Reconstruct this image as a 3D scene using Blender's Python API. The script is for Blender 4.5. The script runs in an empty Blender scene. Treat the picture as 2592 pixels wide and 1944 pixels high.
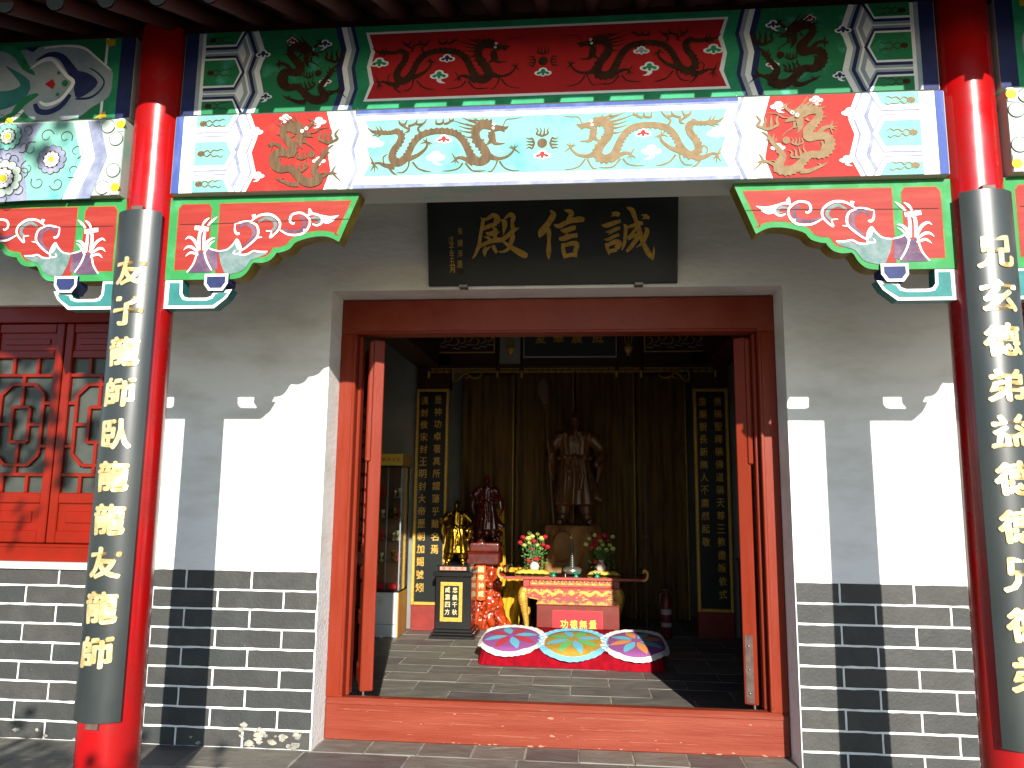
import bpy, math, random
from mathutils import Vector, Matrix, noise
from mathutils.geometry import tessellate_polygon
random.seed(7)
SC = bpy.context.scene
COL = SC.collection
R = math.radians

# ---------------------------------------------------------------- camera, world, sun, exposure
CF = 1909.143; CC = Vector((0.16363, -4.5007, 1.40179))
CR = ((0.99601, 0.08849, 0.0114), (-0.00171, 0.14663, -0.98919), (-0.08921, 0.98522, 0.1462))  # right, down, forward
cam = bpy.data.cameras.new("camera"); cam.sensor_width = 36; cam.lens = CF / 2592 * 36
cam.clip_start = 0.05; cam.clip_end = 500
co = bpy.data.objects.new("camera", cam); COL.objects.link(co)
r_, d_, f_ = (Vector(v).normalized() for v in CR)
m = Matrix((r_, -d_, -f_)).transposed().to_4x4(); m.translation = CC
co.matrix_world = m
SC.camera = co
SUN = Vector((-0.205, 1.0, -0.372)).normalized()      # direction the light travels
sun = bpy.data.lights.new("sun", 'SUN'); sun.energy = 4.6; sun.angle = R(0.5); sun.color = (1.0, 0.955, 0.87)
so = bpy.data.objects.new("sun", sun); COL.objects.link(so)
so.rotation_euler = SUN.to_track_quat('-Z', 'Y').to_euler(); so.location = (3, -12, 8)
w = bpy.data.worlds.new("World"); SC.world = w; w.use_nodes = True
nt = w.node_tree; bg = nt.nodes["Background"]
sk = nt.nodes.new("ShaderNodeTexSky"); sk.sky_type = 'NISHITA'; sk.sun_disc = False
sk.air_density = 1.0; sk.dust_density = 0.25; sk.ozone_density = 2.6
sk.sun_elevation = math.asin(-SUN.z); sk.sun_rotation = math.atan2(-SUN.x, -SUN.y)
nt.links.new(sk.outputs[0], bg.inputs[0]); bg.inputs[1].default_value = 0.115
SC.view_settings.view_transform = 'Standard'; SC.view_settings.look = 'None'
SC.view_settings.gamma = 1; SC.view_settings.use_curve_mapping = False
SC.view_settings.exposure = 1.1

# ---------------------------------------------------------------- helpers
def mat(name, c, rough=0.6, metal=0.0, c2=None, scale=6.0, lo=0.4, hi=0.65, bump=0.0, bscale=40.0, coat=0.0,
        stretch=(1, 1, 1), spec=None, trans=0.0, detail=5.0, rvar=0.0, spk=None, spk_lo=0.68, spk_scale=55):
    m = bpy.data.materials.new(name); m.use_nodes = True
    t = m.node_tree; b = t.nodes["Principled BSDF"]; L = t.links.new
    b.inputs["Base Color"].default_value = (*c, 1); b.inputs["Roughness"].default_value = rough
    b.inputs["Metallic"].default_value = metal
    if coat: b.inputs["Coat Weight"].default_value = coat; b.inputs["Coat Roughness"].default_value = 0.12
    if spec is not None: b.inputs["Specular IOR Level"].default_value = spec
    if trans: b.inputs["Transmission Weight"].default_value = trans
    g = t.nodes.new("ShaderNodeNewGeometry"); mp = t.nodes.new("ShaderNodeMapping"); mp.inputs["Scale"].default_value = stretch
    L(g.outputs["Position"], mp.inputs["Vector"])
    col = None
    if c2 is not None:
        n = t.nodes.new("ShaderNodeTexNoise"); n.inputs["Scale"].default_value = scale; n.inputs["Detail"].default_value = detail
        n.inputs["Roughness"].default_value = 0.62
        L(mp.outputs[0], n.inputs["Vector"])
        r = t.nodes.new("ShaderNodeMapRange"); r.inputs[1].default_value = lo; r.inputs[2].default_value = hi
        L(n.outputs["Fac"], r.inputs[0])
        x = t.nodes.new("ShaderNodeMix"); x.data_type = 'RGBA'; x.inputs[6].default_value = (*c, 1); x.inputs[7].default_value = (*c2, 1)
        L(r.outputs[0], x.inputs[0]); col = x.outputs[2]
        if rvar:
            rr = t.nodes.new("ShaderNodeMapRange"); rr.inputs[1].default_value = 0.3; rr.inputs[2].default_value = 0.7
            rr.inputs[3].default_value = max(0.03, rough - rvar); rr.inputs[4].default_value = min(1, rough + rvar)
            L(n.outputs["Fac"], rr.inputs[0]); L(rr.outputs[0], b.inputs["Roughness"])
    if spk is not None:      # small chips and flakes with a shape of their own
        n = t.nodes.new("ShaderNodeTexNoise"); n.inputs["Scale"].default_value = spk_scale; n.inputs["Detail"].default_value = 4
        L(mp.outputs[0], n.inputs["Vector"])
        r = t.nodes.new("ShaderNodeMapRange"); r.inputs[1].default_value = spk_lo; r.inputs[2].default_value = spk_lo + 0.02
        L(n.outputs["Fac"], r.inputs[0])
        x = t.nodes.new("ShaderNodeMix"); x.data_type = 'RGBA'; x.inputs[7].default_value = (*spk, 1)
        if col is None: x.inputs[6].default_value = (*c, 1)
        else: L(col, x.inputs[6])
        L(r.outputs[0], x.inputs[0]); col = x.outputs[2]
    if col is not None: L(col, b.inputs["Base Color"])
    if bump:
        n = t.nodes.new("ShaderNodeTexNoise"); n.inputs["Scale"].default_value = bscale; n.inputs["Detail"].default_value = 6
        L(mp.outputs[0], n.inputs["Vector"])
        u = t.nodes.new("ShaderNodeBump"); u.inputs["Strength"].default_value = bump; u.inputs["Distance"].default_value = 0.01
        L(n.outputs["Fac"], u.inputs["Height"]); L(u.outputs[0], b.inputs["Normal"])
    return m

WOR = {}          # world origin of every object
def origin(o):
    return WOR[o.name] if o is not None else Vector((0, 0, 0))
def tag(o, label=None, cat=None, group=None, kind=None):
    if label: o["label"] = label
    if cat: o["category"] = cat
    if group: o["group"] = group
    if kind: o["kind"] = kind
    return o
def thing(name, loc, label, cat, group=None, kind=None):
    o = bpy.data.objects.new(name, None); COL.objects.link(o); o.empty_display_size = 0.1
    o.location = loc; WOR[o.name] = Vector(loc)
    return tag(o, label, cat, group, kind)

class MB:
    def __init__(s): s.v = []; s.f = []; s.sm = []
    def add(s, vs, fs, smooth=False):
        n = len(s.v); s.v += [tuple(v) for v in vs]; s.f += [tuple(i + n for i in f) for f in fs]; s.sm += [smooth] * len(fs); return s
    def box(s, x0, x1, y0, y1, z0, z1, c=0.0, M=None):
        if x0 > x1: x0, x1 = x1, x0
        if y0 > y1: y0, y1 = y1, y0
        if z0 > z1: z0, z1 = z1, z0
        c = min(c, (x1 - x0) * .45, (y1 - y0) * .45, (z1 - z0) * .45)
        if c <= 0:
            vs = [(x, y, z) for x in (x0, x1) for y in (y0, y1) for z in (z0, z1)]
            fs = [(0, 1, 3, 2), (4, 6, 7, 5), (0, 4, 5, 1), (2, 3, 7, 6), (0, 2, 6, 4), (1, 5, 7, 3)]
        else:
            vs = []; ix = {}
            X = (x0, x1); Y = (y0, y1); Z = (z0, z1); g = (1, -1)
            for i in (0, 1):
                for j in (0, 1):
                    for k in (0, 1):
                        for a in range(3):   # vertex lying on the face normal to axis a
                            p = [X[i], Y[j], Z[k]]
                            for b, q in enumerate((i, j, k)):
                                if b != a: p[b] += g[q] * c
                            ix[i, j, k, a] = len(vs); vs.append(tuple(p))
            fs = []
            def q4(a, i, j):  # face normal to a at side s
                pass
            for a in range(3):
                b, d = [q for q in range(3) if q != a]
                for sd in (0, 1):
                    ring = []
                    for (u, v_) in ((0, 0), (1, 0), (1, 1), (0, 1)):
                        k = [0, 0, 0]; k[a] = sd; k[b] = u; k[d] = v_
                        ring.append(ix[(*k, a)])
                    fs.append(tuple(ring))
                # edges parallel to a
                for u in (0, 1):
                    for v_ in (0, 1):
                        k0 = [0, 0, 0]; k0[b] = u; k0[d] = v_; k1 = list(k0); k1[a] = 1
                        fs.append((ix[(*k0, b)], ix[(*k0, d)], ix[(*k1, d)], ix[(*k1, b)]))
            for i in (0, 1):
                for j in (0, 1):
                    for k in (0, 1): fs.append((ix[i, j, k, 0], ix[i, j, k, 1], ix[i, j, k, 2]))
            cx = Vector(((x0 + x1) / 2, (y0 + y1) / 2, (z0 + z1) / 2)); out = []
            for f in fs:
                p = [Vector(vs[q]) for q in f]; nn = (p[1] - p[0]).cross(p[2] - p[0]); ce = sum(p, Vector()) / len(p)
                out.append(f if nn.dot(ce - cx) > 0 else tuple(reversed(f)))
            fs = out
        if M is not None: vs = [M @ Vector(v) for v in vs]
        return s.add(vs, fs)
    def tube(s, pts, rad, n=10, caps=True, smooth=True, sy=1.0):
        pts = [Vector(p) for p in pts]; N = len(pts)
        if not hasattr(rad, '__len__'): rad = [rad] * N
        vs = []; up = Vector((0.13, 0.21, 1)).normalized(); prev = None
        for i, p in enumerate(pts):
            t = (pts[min(i + 1, N - 1)] - pts[max(i - 1, 0)]).normalized()
            if prev is None:
                a = t.orthogonal().normalized() if abs(t.dot(up)) > .95 else (up - t * up.dot(t)).normalized()
            else: a = (prev - t * prev.dot(t)).normalized()
            prev = a; b = t.cross(a)
            for k in range(n):
                th = 2 * math.pi * k / n
                vs.append(p + a * math.cos(th) * rad[i] + b * math.sin(th) * rad[i] * sy)
        fs = [(i * n + k, i * n + (k + 1) % n, (i + 1) * n + (k + 1) % n, (i + 1) * n + k) for i in range(N - 1) for k in range(n)]
        s.add(vs, fs, smooth)
        if caps:
            s.add([vs[k] for k in range(n)], [tuple(reversed(range(n)))]); s.add([vs[(N - 1) * n + k] for k in range(n)], [tuple(range(n))])
        return s
    def lathe(s, prof, cx, cy, n=24, sx=1.0, sy=1.0, smooth=True, wob=0.0, lobes=0, lean=None, seed=0.0):
        vs = []
        for i, (r, z) in enumerate(prof):
            lx, ly = lean(z) if lean else (0, 0)
            for k in range(n):
                th = 2 * math.pi * k / n
                q = 1.0
                if wob:
                    q += wob * noise.noise(Vector((math.cos(th) * 1.7 + seed, math.sin(th) * 1.7, z * 3.0)))
                if lobes: q += 0.05 * math.sin(th * lobes + z * 3 + seed)
                vs.append((cx + lx + r * sx * q * math.cos(th), cy + ly + r * sy * q * math.sin(th), z))
        N = len(prof)
        fs = [(i * n + k, i * n + (k + 1) % n, (i + 1) * n + (k + 1) % n, (i + 1) * n + k) for i in range(N - 1) for k in range(n)]
        s.add(vs, fs, smooth)
        s.add(vs[:n], [tuple(reversed(range(n)))]); s.add(vs[-n:], [tuple(range(n))])
        return s
    def ball(s, c, r, n=12, m=8, sc=(1, 1, 1)):
        vs = []; c = Vector(c)
        for i in range(m + 1):
            ph = math.pi * i / m
            for k in range(n):
                th = 2 * math.pi * k / n
                vs.append(c + Vector((r * sc[0] * math.sin(ph) * math.cos(th), r * sc[1] * math.sin(ph) * math.sin(th), r * sc[2] * math.cos(ph))))
        fs = [(i * n + k, (i + 1) * n + k, (i + 1) * n + (k + 1) % n, i * n + (k + 1) % n) for i in range(m) for k in range(n)]
        return s.add(vs, fs, True)
    def prism(s, poly, y0, y1):      # poly of (x, z), extruded in y; front at y0
        n = len(poly)
        ar = sum(poly[i][0] * poly[(i + 1) % n][1] - poly[(i + 1) % n][0] * poly[i][1] for i in range(n))
        if ar < 0: poly = list(reversed(poly))
        tri = tessellate_polygon([[Vector((a, b, 0)) for a, b in poly]])
        vs = [(a, y0, b) for a, b in poly] + [(a, y1, b) for a, b in poly]
        fs = []
        for t in tri:
            a, b, c = (Vector((poly[i][0], poly[i][1])) for i in t)
            if (b - a).x * (c - a).y - (b - a).y * (c - a).x < 0: t = tuple(reversed(t))
            fs.append(tuple(t)); fs.append(tuple(n + i for i in reversed(t)))
        fs += [(i, i + n, (i + 1) % n + n, (i + 1) % n) for i in range(n)]
        return s.add(vs, fs)
    def build(s, name, m, parent=None, label=None, kind=None, loc=None):
        me = bpy.data.meshes.new(name)
        o0 = Vector(loc) if loc is not None else (origin(parent) if parent is not None else Vector((0, 0, 0)))
        me.from_pydata([tuple(Vector(v) - o0) for v in s.v], [], s.f)
        me.polygons.foreach_set('use_smooth', s.sm); me.update()
        if m is not None: me.materials.append(m)
        o = bpy.data.objects.new(name, me); COL.objects.link(o)
        if parent is not None: o.parent = parent; o.location = o0 - origin(parent)
        else: o.location = o0
        WOR[o.name] = o0.copy()
        return tag(o, label, kind=kind)

def bx(name, m, parent, x0, x1, y0, y1, z0, z1, c=0.003, label=None):
    return MB().box(x0, x1, y0, y1, z0, z1, c).build(name, m, parent, label)

def share(mesh_ob, name, parent, loc, rot=None, scale=None, label=None):
    o = bpy.data.objects.new(name, mesh_ob.data); COL.objects.link(o); o.parent = parent
    o.location = Vector(loc) - origin(parent)
    if rot: o.rotation_euler = rot
    if scale: o.scale = scale
    WOR[o.name] = Vector(loc)
    return tag(o, label)
def copy_tree(o, parent=None):
    c = o.copy(); COL.objects.link(c); c.parent = parent
    WOR[c.name] = WOR.get(o.name, Vector()).copy()
    for ch in [q for q in bpy.data.objects if q.parent == o]: copy_tree(ch, c)
    return c

# ---- flat painted or carved work: a Surf is a plane with axes U (right), V (up) and N (towards the viewer)
def ray(px):
    x, y = (px[0] - 1296) / CF, (px[1] - 972) / CF
    return r_ * x + d_ * y + f_
class Surf:
    def __init__(s, O, U=(1, 0, 0), V=(0, 0, 1)):
        s.O = Vector(O); s.U = Vector(U).normalized(); s.V = Vector(V).normalized(); s.N = s.U.cross(s.V).normalized()
    def uv(s, px):        # where a measured sight line meets this plane
        d = ray(px); t = (s.O - CC).dot(s.N) / d.dot(s.N); h = CC + d * t - s.O
        return (h.dot(s.U), h.dot(s.V))
    def P(s, u, v, h=0.0): return s.O + s.U * u + s.V * v + s.N * h
def Z(x0, y0, x1, w):     # reading frame of the survey pictures
    k = (x1 - x0) / w
    return lambda a: (x0 + a[0] * k, y0 + a[1] * k)
def tr(sf, z, pts): return [(*sf.uv(z(p)), *([p[2]] if len(p) > 2 else [])) for p in pts]
def smooth(pts, k=4, closed=False):
    n = len(pts); out = []
    if n < 3: return list(pts)
    rng = range(n) if closed else range(n - 1)
    for i in rng:
        g = lambda j: pts[j % n] if closed else pts[max(0, min(n - 1, j))]
        p0, p1, p2, p3 = g(i - 1), g(i), g(i + 1), g(i + 2)
        for q in range(k):
            t = q / k; o = []
            for a, b, c, d in zip(p0, p1, p2, p3):
                o.append(0.5 * (2 * b + (c - a) * t + (2 * a - 5 * b + 4 * c - d) * t * t + (3 * b - a - 3 * c + d) * t ** 3))
            out.append(tuple(o))
    if not closed: out.append(tuple(pts[-1]))
    return out
class Paint:             # collects shapes on one plane into one mesh
    def __init__(s, sf, h): s.sf = sf; s.h = h; s.mb = MB()
    def poly(s, pts, deep=0.0):
        s.h += 5e-6
        tri = tessellate_polygon([[Vector((p[0], p[1], 0)) for p in pts]])
        fs = []
        for t in tri:
            a, b, c = (pts[i] for i in t)
            if (b[0] - a[0]) * (c[1] - a[1]) - (b[1] - a[1]) * (c[0] - a[0]) < 0: t = tuple(reversed(t))
            fs.append(tuple(t))
        n = len(pts)
        vs = [s.sf.P(p[0], p[1], s.h) for p in pts]
        if deep:
            vs += [s.sf.P(p[0], p[1], s.h - deep) for p in pts]
            fs += [(i, i + n, (i + 1) % n + n, (i + 1) % n) for i in range(n)]
        s.mb.add(vs, fs); return s
    def stroke(s, pts, w=None, k=4, spines=0.0, deep=0.0, closed=False):   # pts (u, v[, width])
        s.h += 5e-6
        pts = [(p[0], p[1], (p[2] if len(p) > 2 else 1.0) * (w if w else 1.0)) for p in pts]
        pts = smooth(pts, k, closed)
        if closed: pts.append(pts[0])
        L = []; Rr = []; n = len(pts)
        for i, p in enumerate(pts):
            a = pts[max(0, i - 1)]; b = pts[min(n - 1, i + 1)]
            dx, dy = b[0] - a[0], b[1] - a[1]; q = math.hypot(dx, dy) or 1e-9
            nx, ny = -dy / q, dx / q; hw = max(p[2], 1e-5) / 2
            e = 1.0
            if spines and i % 2: e = 1 + spines
            L.append((p[0] + nx * hw * e, p[1] + ny * hw * e)); Rr.append((p[0] - nx * hw, p[1] - ny * hw))
        vs = [s.sf.P(p_[0], p_[1], s.h + 3e-6 * i) for i, p_ in enumerate(L)] + [s.sf.P(p_[0], p_[1], s.h + 3e-6 * i) for i, p_ in enumerate(Rr)]
        fs = [(i, i + n, i + n + 1, i + 1) for i in range(n - 1)]
        m_ = len(vs)
        if deep:
            vs += [s.sf.P(a, b, s.h - deep) for a, b in L] + [s.sf.P(a, b, s.h - deep) for a, b in Rr]
            fs += [(i, i + 1, i + 1 + m_, i + m_) for i in range(n - 1)] + [(i + n, i + n + m_, i + n + 1 + m_, i + n + 1) for i in range(n - 1)]
        s.mb.add(vs, fs); return s
    def disc(s, u, v, r, r2=None, n=18, deep=0.0):
        return s.poly([(u + r * math.cos(2 * math.pi * i / n), v + (r2 or r) * math.sin(2 * math.pi * i / n)) for i in range(n)], deep)
    def build(s, name, m, parent, label=None): return s.mb.build(name, m, parent, label)

# ---- writing
_GL = {}
def glyph(ch, bold=0.0):
    bold = 0.0; k = (ch, bold)
    if k in _GL: return _GL[k]
    c = bpy.data.curves.new("t", 'FONT'); c.body = ch; c.size = 1; c.offset = bold; c.resolution_u = 3
    c.fill_mode = 'FRONT'; c.extrude = 0.0
    o = bpy.data.objects.new("t", c); COL.objects.link(o)
    dg = bpy.context.evaluated_depsgraph_get()
    me = bpy.data.meshes.new_from_object(o.evaluated_get(dg))
    vs = [tuple(v.co) for v in me.vertices]; fs = [tuple(p.vertices) for p in me.polygons]
    bpy.data.objects.remove(o); bpy.data.curves.remove(c); bpy.data.meshes.remove(me)
    if not vs: return ([], [], [])
    xs = [v[0] for v in vs]; ys = [v[1] for v in vs]
    cx, cy = (min(xs) + max(xs)) / 2, (min(ys) + max(ys)) / 2; wx = max(xs) - min(xs); wy = max(ys) - min(ys)
    vs = [((v[0] - cx) / max(wx, .5), (v[1] - cy) / max(wy, .5)) for v in vs]
    ec = {}
    for f in fs:
        for i in range(len(f)):
            e = (f[i], f[(i + 1) % len(f)]); ec[e] = ec.get(e, 0) + 1
    bd = [e for e in ec if (e[1], e[0]) not in ec]
    _GL[k] = (vs, fs, bd); return _GL[k]
def write(mb, ch, fn, w, h, bold=0.02, deep=0.0, rough=0.0):
    """fn(u, v, height) places the glyph; w, h its size"""
    vs, fs, bd = glyph(ch, bold)
    def q(v):
        x, y = v[0] * w, v[1] * h
        if rough:
            x += rough * w * noise.noise(Vector((v[0] * 3.1, v[1] * 3.1, ord(ch[0]) * .37)))
            y += rough * h * noise.noise(Vector((v[0] * 3.1 + 9, v[1] * 3.1, ord(ch[0]) * .37))) + .06 * rough / .05 * x * .3
        return x, y
    # the weight of the brush: the glyph laid down several times, each a hair above the last
    offs = [(0, 0)]
    if bold: offs += [(bold * math.cos(a * math.pi / 3 + .3), bold * math.sin(a * math.pi / 3 + .3)) for a in range(6)]
    n = len(vs)
    for j, (ox, oy) in enumerate(offs):
        P_q = [(a + ox * w, b + oy * h) for a, b in (q(v) for v in vs)]
        top = [fn(a, b, deep + j * 4e-5) for a, b in P_q]
        if not deep: mb.add(top, fs); continue
        bot = [fn(a, b, 0) for a, b in P_q]
        mb.add(top + bot, list(fs) + [(a, b, b + n, a + n)[::-1] for a, b in bd])
# ---------------------------------------------------------------- materials
M = {}
M['plaster'] = mat('plaster', (.76, .75, .705), .85, c2=(.50, .475, .39), scale=1.7, lo=.47, hi=.82, bump=.3, bscale=16, stretch=(1, 1, 2.6), detail=9)
M['brick'] = [mat('brick%d' % i, c, .62, spec=.38, c2=tuple(q * 1.6 for q in c), scale=7, lo=.45, hi=.8, bump=.25, bscale=60, spk=(.4, .4, .38), spk_lo=.765, spk_scale=60) for i, c in
              enumerate([(.028, .030, .029), (.034, .034, .031), (.031, .0315, .030), (.037, .036, .032)])]
M['mortar'] = mat('mortar', (.72, .73, .70), .9, c2=(.5, .49, .44), scale=14, lo=.55, hi=.75, bump=.4, bscale=50)
M['chip'] = mat('chip', (.34, .31, .25), .95, c2=(.15, .15, .13), scale=30, bump=.5, bscale=60)
M['slate'] = [mat('slate%d' % i, c, .62, c2=c2, scale=5, lo=.35, hi=.7, bump=.35, bscale=14, stretch=(1, 2.5, 1), rvar=.12) for i, (c, c2) in
              enumerate([((.105, .100, .082), (.18, .17, .14)), ((.094, .086, .074), (.16, .145, .12)), ((.12, .108, .088), (.20, .18, .15)), ((.080, .067, .063), (.13, .112, .10))])]
M['grout'] = mat('grout', (.33, .31, .25), .9, c2=(.13, .12, .10), scale=8)
M['ground'] = mat('ground', (.085, .074, .056), .9, c2=(.07, .068, .06), scale=1.5, bump=.2)
M['frame'] = mat('frame', (.165, .019, .006), .42, spec=.2, c2=(.215, .040, .020), scale=3, lo=.35, hi=.7, bump=.10, bscale=25, stretch=(1, 1, 1), spk=(.36, .12, .07), spk_lo=.74, spk_scale=45, rvar=.1)
M['frame_v'] = mat('frame_upright', (.165, .019, .006), .38, spec=.15, c2=(.19, .024, .011), scale=4, lo=.35, hi=.7, bump=.10, bscale=25, stretch=(6, 6, .7), rvar=.1)
M['sill_red'] = mat('sill_red', (.160, .022, .009), .5, spec=.2, c2=(.215, .045, .024), scale=2.2, lo=.38, hi=.72, bump=.15, bscale=18, stretch=(.5, 1, 7), spk=(.34, .15, .09), spk_lo=.715, spk_scale=26)
M['rust'] = mat('worn_metal', (.09, .045, .035), .55, metal=.3, c2=(.13, .09, .075), scale=20)
M['iron'] = mat('iron', (.25, .24, .22), .4, metal=.8)
M['window'] = mat('window_red', (.165, .0085, .0015), .35, spec=.15, c2=(.2, .008, .002), scale=6, bump=.06, bscale=30, coat=.2)
M['glass'] = mat('window_glass', (.055, .06, .050), .3, spec=.35, c2=(.03, .033, .028), scale=3)
M['column'] = mat('column_red', (.34, .0030, .004), .24, c2=(.26, .005, .005), scale=4, bump=.05, bscale=12, coat=.30, rvar=.10)
M['board'] = mat('board_black', (.020, .025, .025), .36, c2=(.028, .033, .031), scale=4, bump=.03, bscale=20, stretch=(1, 1, .4), rvar=.06, spec=.6)
M['gold'] = mat('gold_leaf', (.66, .50, .22), .36, metal=.55, c2=(.78, .66, .38), scale=25, rvar=.12)
M['gold_paint'] = mat('gold_paint', (.52, .31, .045), .5, metal=.3, c2=(.40, .21, .02), scale=40, bump=.35)
M['gold_lit'] = mat('gold_letter', (.62, .50, .24), .5)
M['plaque'] = mat('plaque_black', (.010, .012, .012), .42, spec=.30, c2=(.020, .022, .020), scale=3, rvar=.12)
M['gold_dark'] = mat('gold_old', (.45, .27, .04), .45, metal=.5, c2=(.3, .16, .02), scale=30, bump=.3)
M['white'] = mat('paint_white', (.76, .77, .76), 0.70, spec=.30, c2=(.62, .66, .68), scale=9, lo=.5, hi=.75, bump=.05)
M['grey'] = mat('paint_grey', (.33, .36, .39), 0.70, spec=.30, c2=(.17, .25, .29), scale=5, lo=.4, hi=.7)
M['lav'] = mat('paint_lavender', (.155, .175, .27), 0.70, spec=.30, c2=(.25, .27, .35), scale=16, lo=.4, hi=.65)
M['navy'] = mat('paint_navy', (.010, .016, .07), 0.65, spec=.30, c2=(.016, .025, .11), scale=10)
M['blue'] = mat('paint_blue', (.035, .065, .24), 0.65, spec=.30, c2=(.10, .14, .34), scale=14, lo=.5, hi=.75, stretch=(1, 1, .3))
M['green'] = mat('paint_green', (.012, .20, .085), 0.65, spec=.30, c2=(.02, .28, .13), scale=9)
M['dgreen'] = mat('paint_deep_green', (.010, .16, .060), 0.65, spec=.30, c2=(.08, .42, .32), scale=7, lo=.56, hi=.78)
M['edge_green'] = mat('paint_edge_green', (.018, .19, .045), 0.65, spec=.30, c2=(.05, .27, .11), scale=8, lo=.5, hi=.75)
M['turq'] = mat('paint_turquoise', (.155, .37, .31), 0.70, spec=.30, c2=(.04, .27, .28), scale=6, lo=.52, hi=.78)
M['mint'] = mat('paint_mint', (.31, .42, .36), 0.70, spec=.30, c2=(.40, .44, .41), scale=6)
M['teal'] = mat('paint_teal', (.014, .125, .12), 0.65, spec=.30, c2=(.03, .18, .17), scale=7)
M['panel_red'] = mat('paint_red', (.29, .013, .009), 0.70, spec=.30, c2=(.34, .045, .024), scale=7, lo=.52, hi=.8)
M['beam_red'] = mat('paint_beam_red', (.42, .008, .010), 0.70, spec=.30, c2=(.36, .006, .008), scale=8)
M['bracket_red'] = mat('paint_bracket_red', (.235, .014, .009), 0.65, spec=.30, c2=(.28, .032, .020), scale=5, lo=.45, hi=.75, stretch=(.6, 1, 6), bump=.08, bscale=20)
M['purple'] = mat('paint_purple', (.07, .035, .075), 0.70, spec=.30, c2=(.14, .09, .13), scale=12)
M['brown'] = mat('paint_brown', (.072, .040, .016), 0.70, spec=.30, c2=(.115, .070, .032), scale=26, stretch=(3, 1, .5))
M['shaded_brown'] = mat('paint_shaded_brown', (.030, .010, .004), .7, spec=.15, c2=(.05, .02, .008), scale=26)  # the dragon brown again, darkened to put the upper beam's shade into it
M['dgold'] = mat('paint_dull_gold', (.20, .135, .070), 0.70, spec=.30, c2=(.15, .10, .045), scale=30)
M['pink'] = mat('paint_pink', (.50, .36, .35), 0.70, spec=.30, c2=(.74, .72, .70), scale=22)
M['yellow'] = mat('paint_yellow', (.55, .38, .01), 0.60, spec=.30)
M['mustard'] = mat('paint_mustard', (.22, .15, .015), 0.70, spec=.30, c2=(.12, .08, .01), scale=12, bump=.2)
M['line'] = mat('paint_line', (.035, .022, .01), 0.70, spec=.30)
M['soffit'] = mat('beam_underside', (.40, .42, .38), 0.75, spec=.30, c2=(.22, .42, .34), scale=3.5, lo=.48, hi=.66, stretch=(.6, 2, 1))
M['rafter'] = mat('rafter_red', (.038, .004, .003), 0.70, spec=.30, c2=(.025, .003, .002), scale=6)
M['rafter_end'] = mat('rafter_end_blue', (.022, .034, .04), .6)
M['tile'] = mat('roof_tile', (.09, .09, .085), .8, c2=(.06, .06, .055), scale=10)
M['dark_wood'] = mat('dark_wood', (.03, .005, .003), .4, c2=(.035, .005, .003), scale=8, stretch=(1, 1, .3))
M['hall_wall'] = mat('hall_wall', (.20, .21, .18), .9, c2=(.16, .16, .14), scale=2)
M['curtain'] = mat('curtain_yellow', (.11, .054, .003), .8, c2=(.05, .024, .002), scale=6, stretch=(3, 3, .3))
M['black'] = mat('black_lacquer', (.010, .010, .010), .22, spec=.6)
M['statue_wood'] = mat('statue_wood', (.10, .042, .011), .42, c2=(.09, .036, .010), scale=9, stretch=(1, 1, .4), bump=.25, bscale=22)
M['red_wood'] = mat('red_wood', (.055, .005, .003), .3, c2=(.10, .012, .004), scale=12, coat=.6, bump=.3, bscale=25)
M['root'] = mat('root_lacquer', (.36, .045, .008), .18, c2=(.22, .016, .004), scale=16, coat=.8, bump=.3, bscale=22)
M['bronze'] = mat('bronze_gold', (.42, .25, .02), .30, metal=1.0, c2=(.16, .085, .01), scale=22, bump=.25, bscale=30)
M['stump'] = mat('stump_wood', (.26, .125, .032), .6, spec=.25, c2=(.13, .055, .014), scale=6, bump=.4, bscale=14, stretch=(1, 1, .5))
M['box_red'] = mat('box_lacquer', (.13, .018, .012), .30, c2=(.16, .025, .018), scale=8)
M['cloth_red'] = mat('velvet_red', (.25, .001, .008), .85, spec=.1, c2=(.15, .001, .006), scale=20, bump=.8, bscale=22, stretch=(1, 1, .8))
M['paper_red'] = mat('paper_red', (.62, .004, .012), .6)
M['c_purple'] = mat('cloth_purple', (.22, .055, .20), .9, bump=.2, bscale=90)
M['c_gold'] = mat('cloth_gold', (.36, .22, .02), .85, c2=(.30, .17, .015), scale=30, bump=.3, bscale=60)
M['c_blue'] = mat('cloth_blue', (.10, .34, .44), .9)
M['c_sky'] = mat('cloth_sky', (.16, .46, .62), .9)
M['c_white'] = mat('cloth_white', (.72, .68, .63), .9, c2=(.6, .55, .5), scale=20)
M['c_red'] = mat('cloth_red', (.38, .02, .03), .9)
M['c_orange'] = mat('cloth_orange', (.50, .19, .05), .9)
M['c_green'] = mat('cloth_green', (.10, .34, .10), .9)
M['leaf'] = mat('leaf_green', (.045, .13, .03), .6, c2=(.09, .22, .05), scale=20)
M['rose_red'] = mat('rose_red', (.40, .006, .015), .6, c2=(.25, .003, .01), scale=50)
M['rose_yel'] = mat('rose_yellow', (.50, .48, .13), .6, c2=(.35, .42, .08), scale=50)
M['silver'] = mat('silver_bowl', (.62, .58, .46), .25, metal=.9)
M['lotus'] = mat('lotus_glass', (.01, .30, .17), .2, coat=.5)
M['clear'] = mat('cabinet_glass', (.85, .93, .90), .02, trans=1.0)
M['clear'].node_tree.nodes["Principled BSDF"].inputs["IOR"].default_value = 1.35
M['cab_white'] = mat('cabinet_white', (.52, .55, .52), .5)
M['cab_wood'] = mat('cabinet_wood', (.40, .20, .035), .45, c2=(.33, .15, .025), scale=6, stretch=(1, 1, .2))
M['cab_yel'] = mat('cabinet_header', (.50, .36, .03), .5)
M['alu'] = mat('aluminium', (.45, .50, .53), .35, metal=.8)
M['red_print'] = mat('red_print', (.45, .02, .015), .6)
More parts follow.
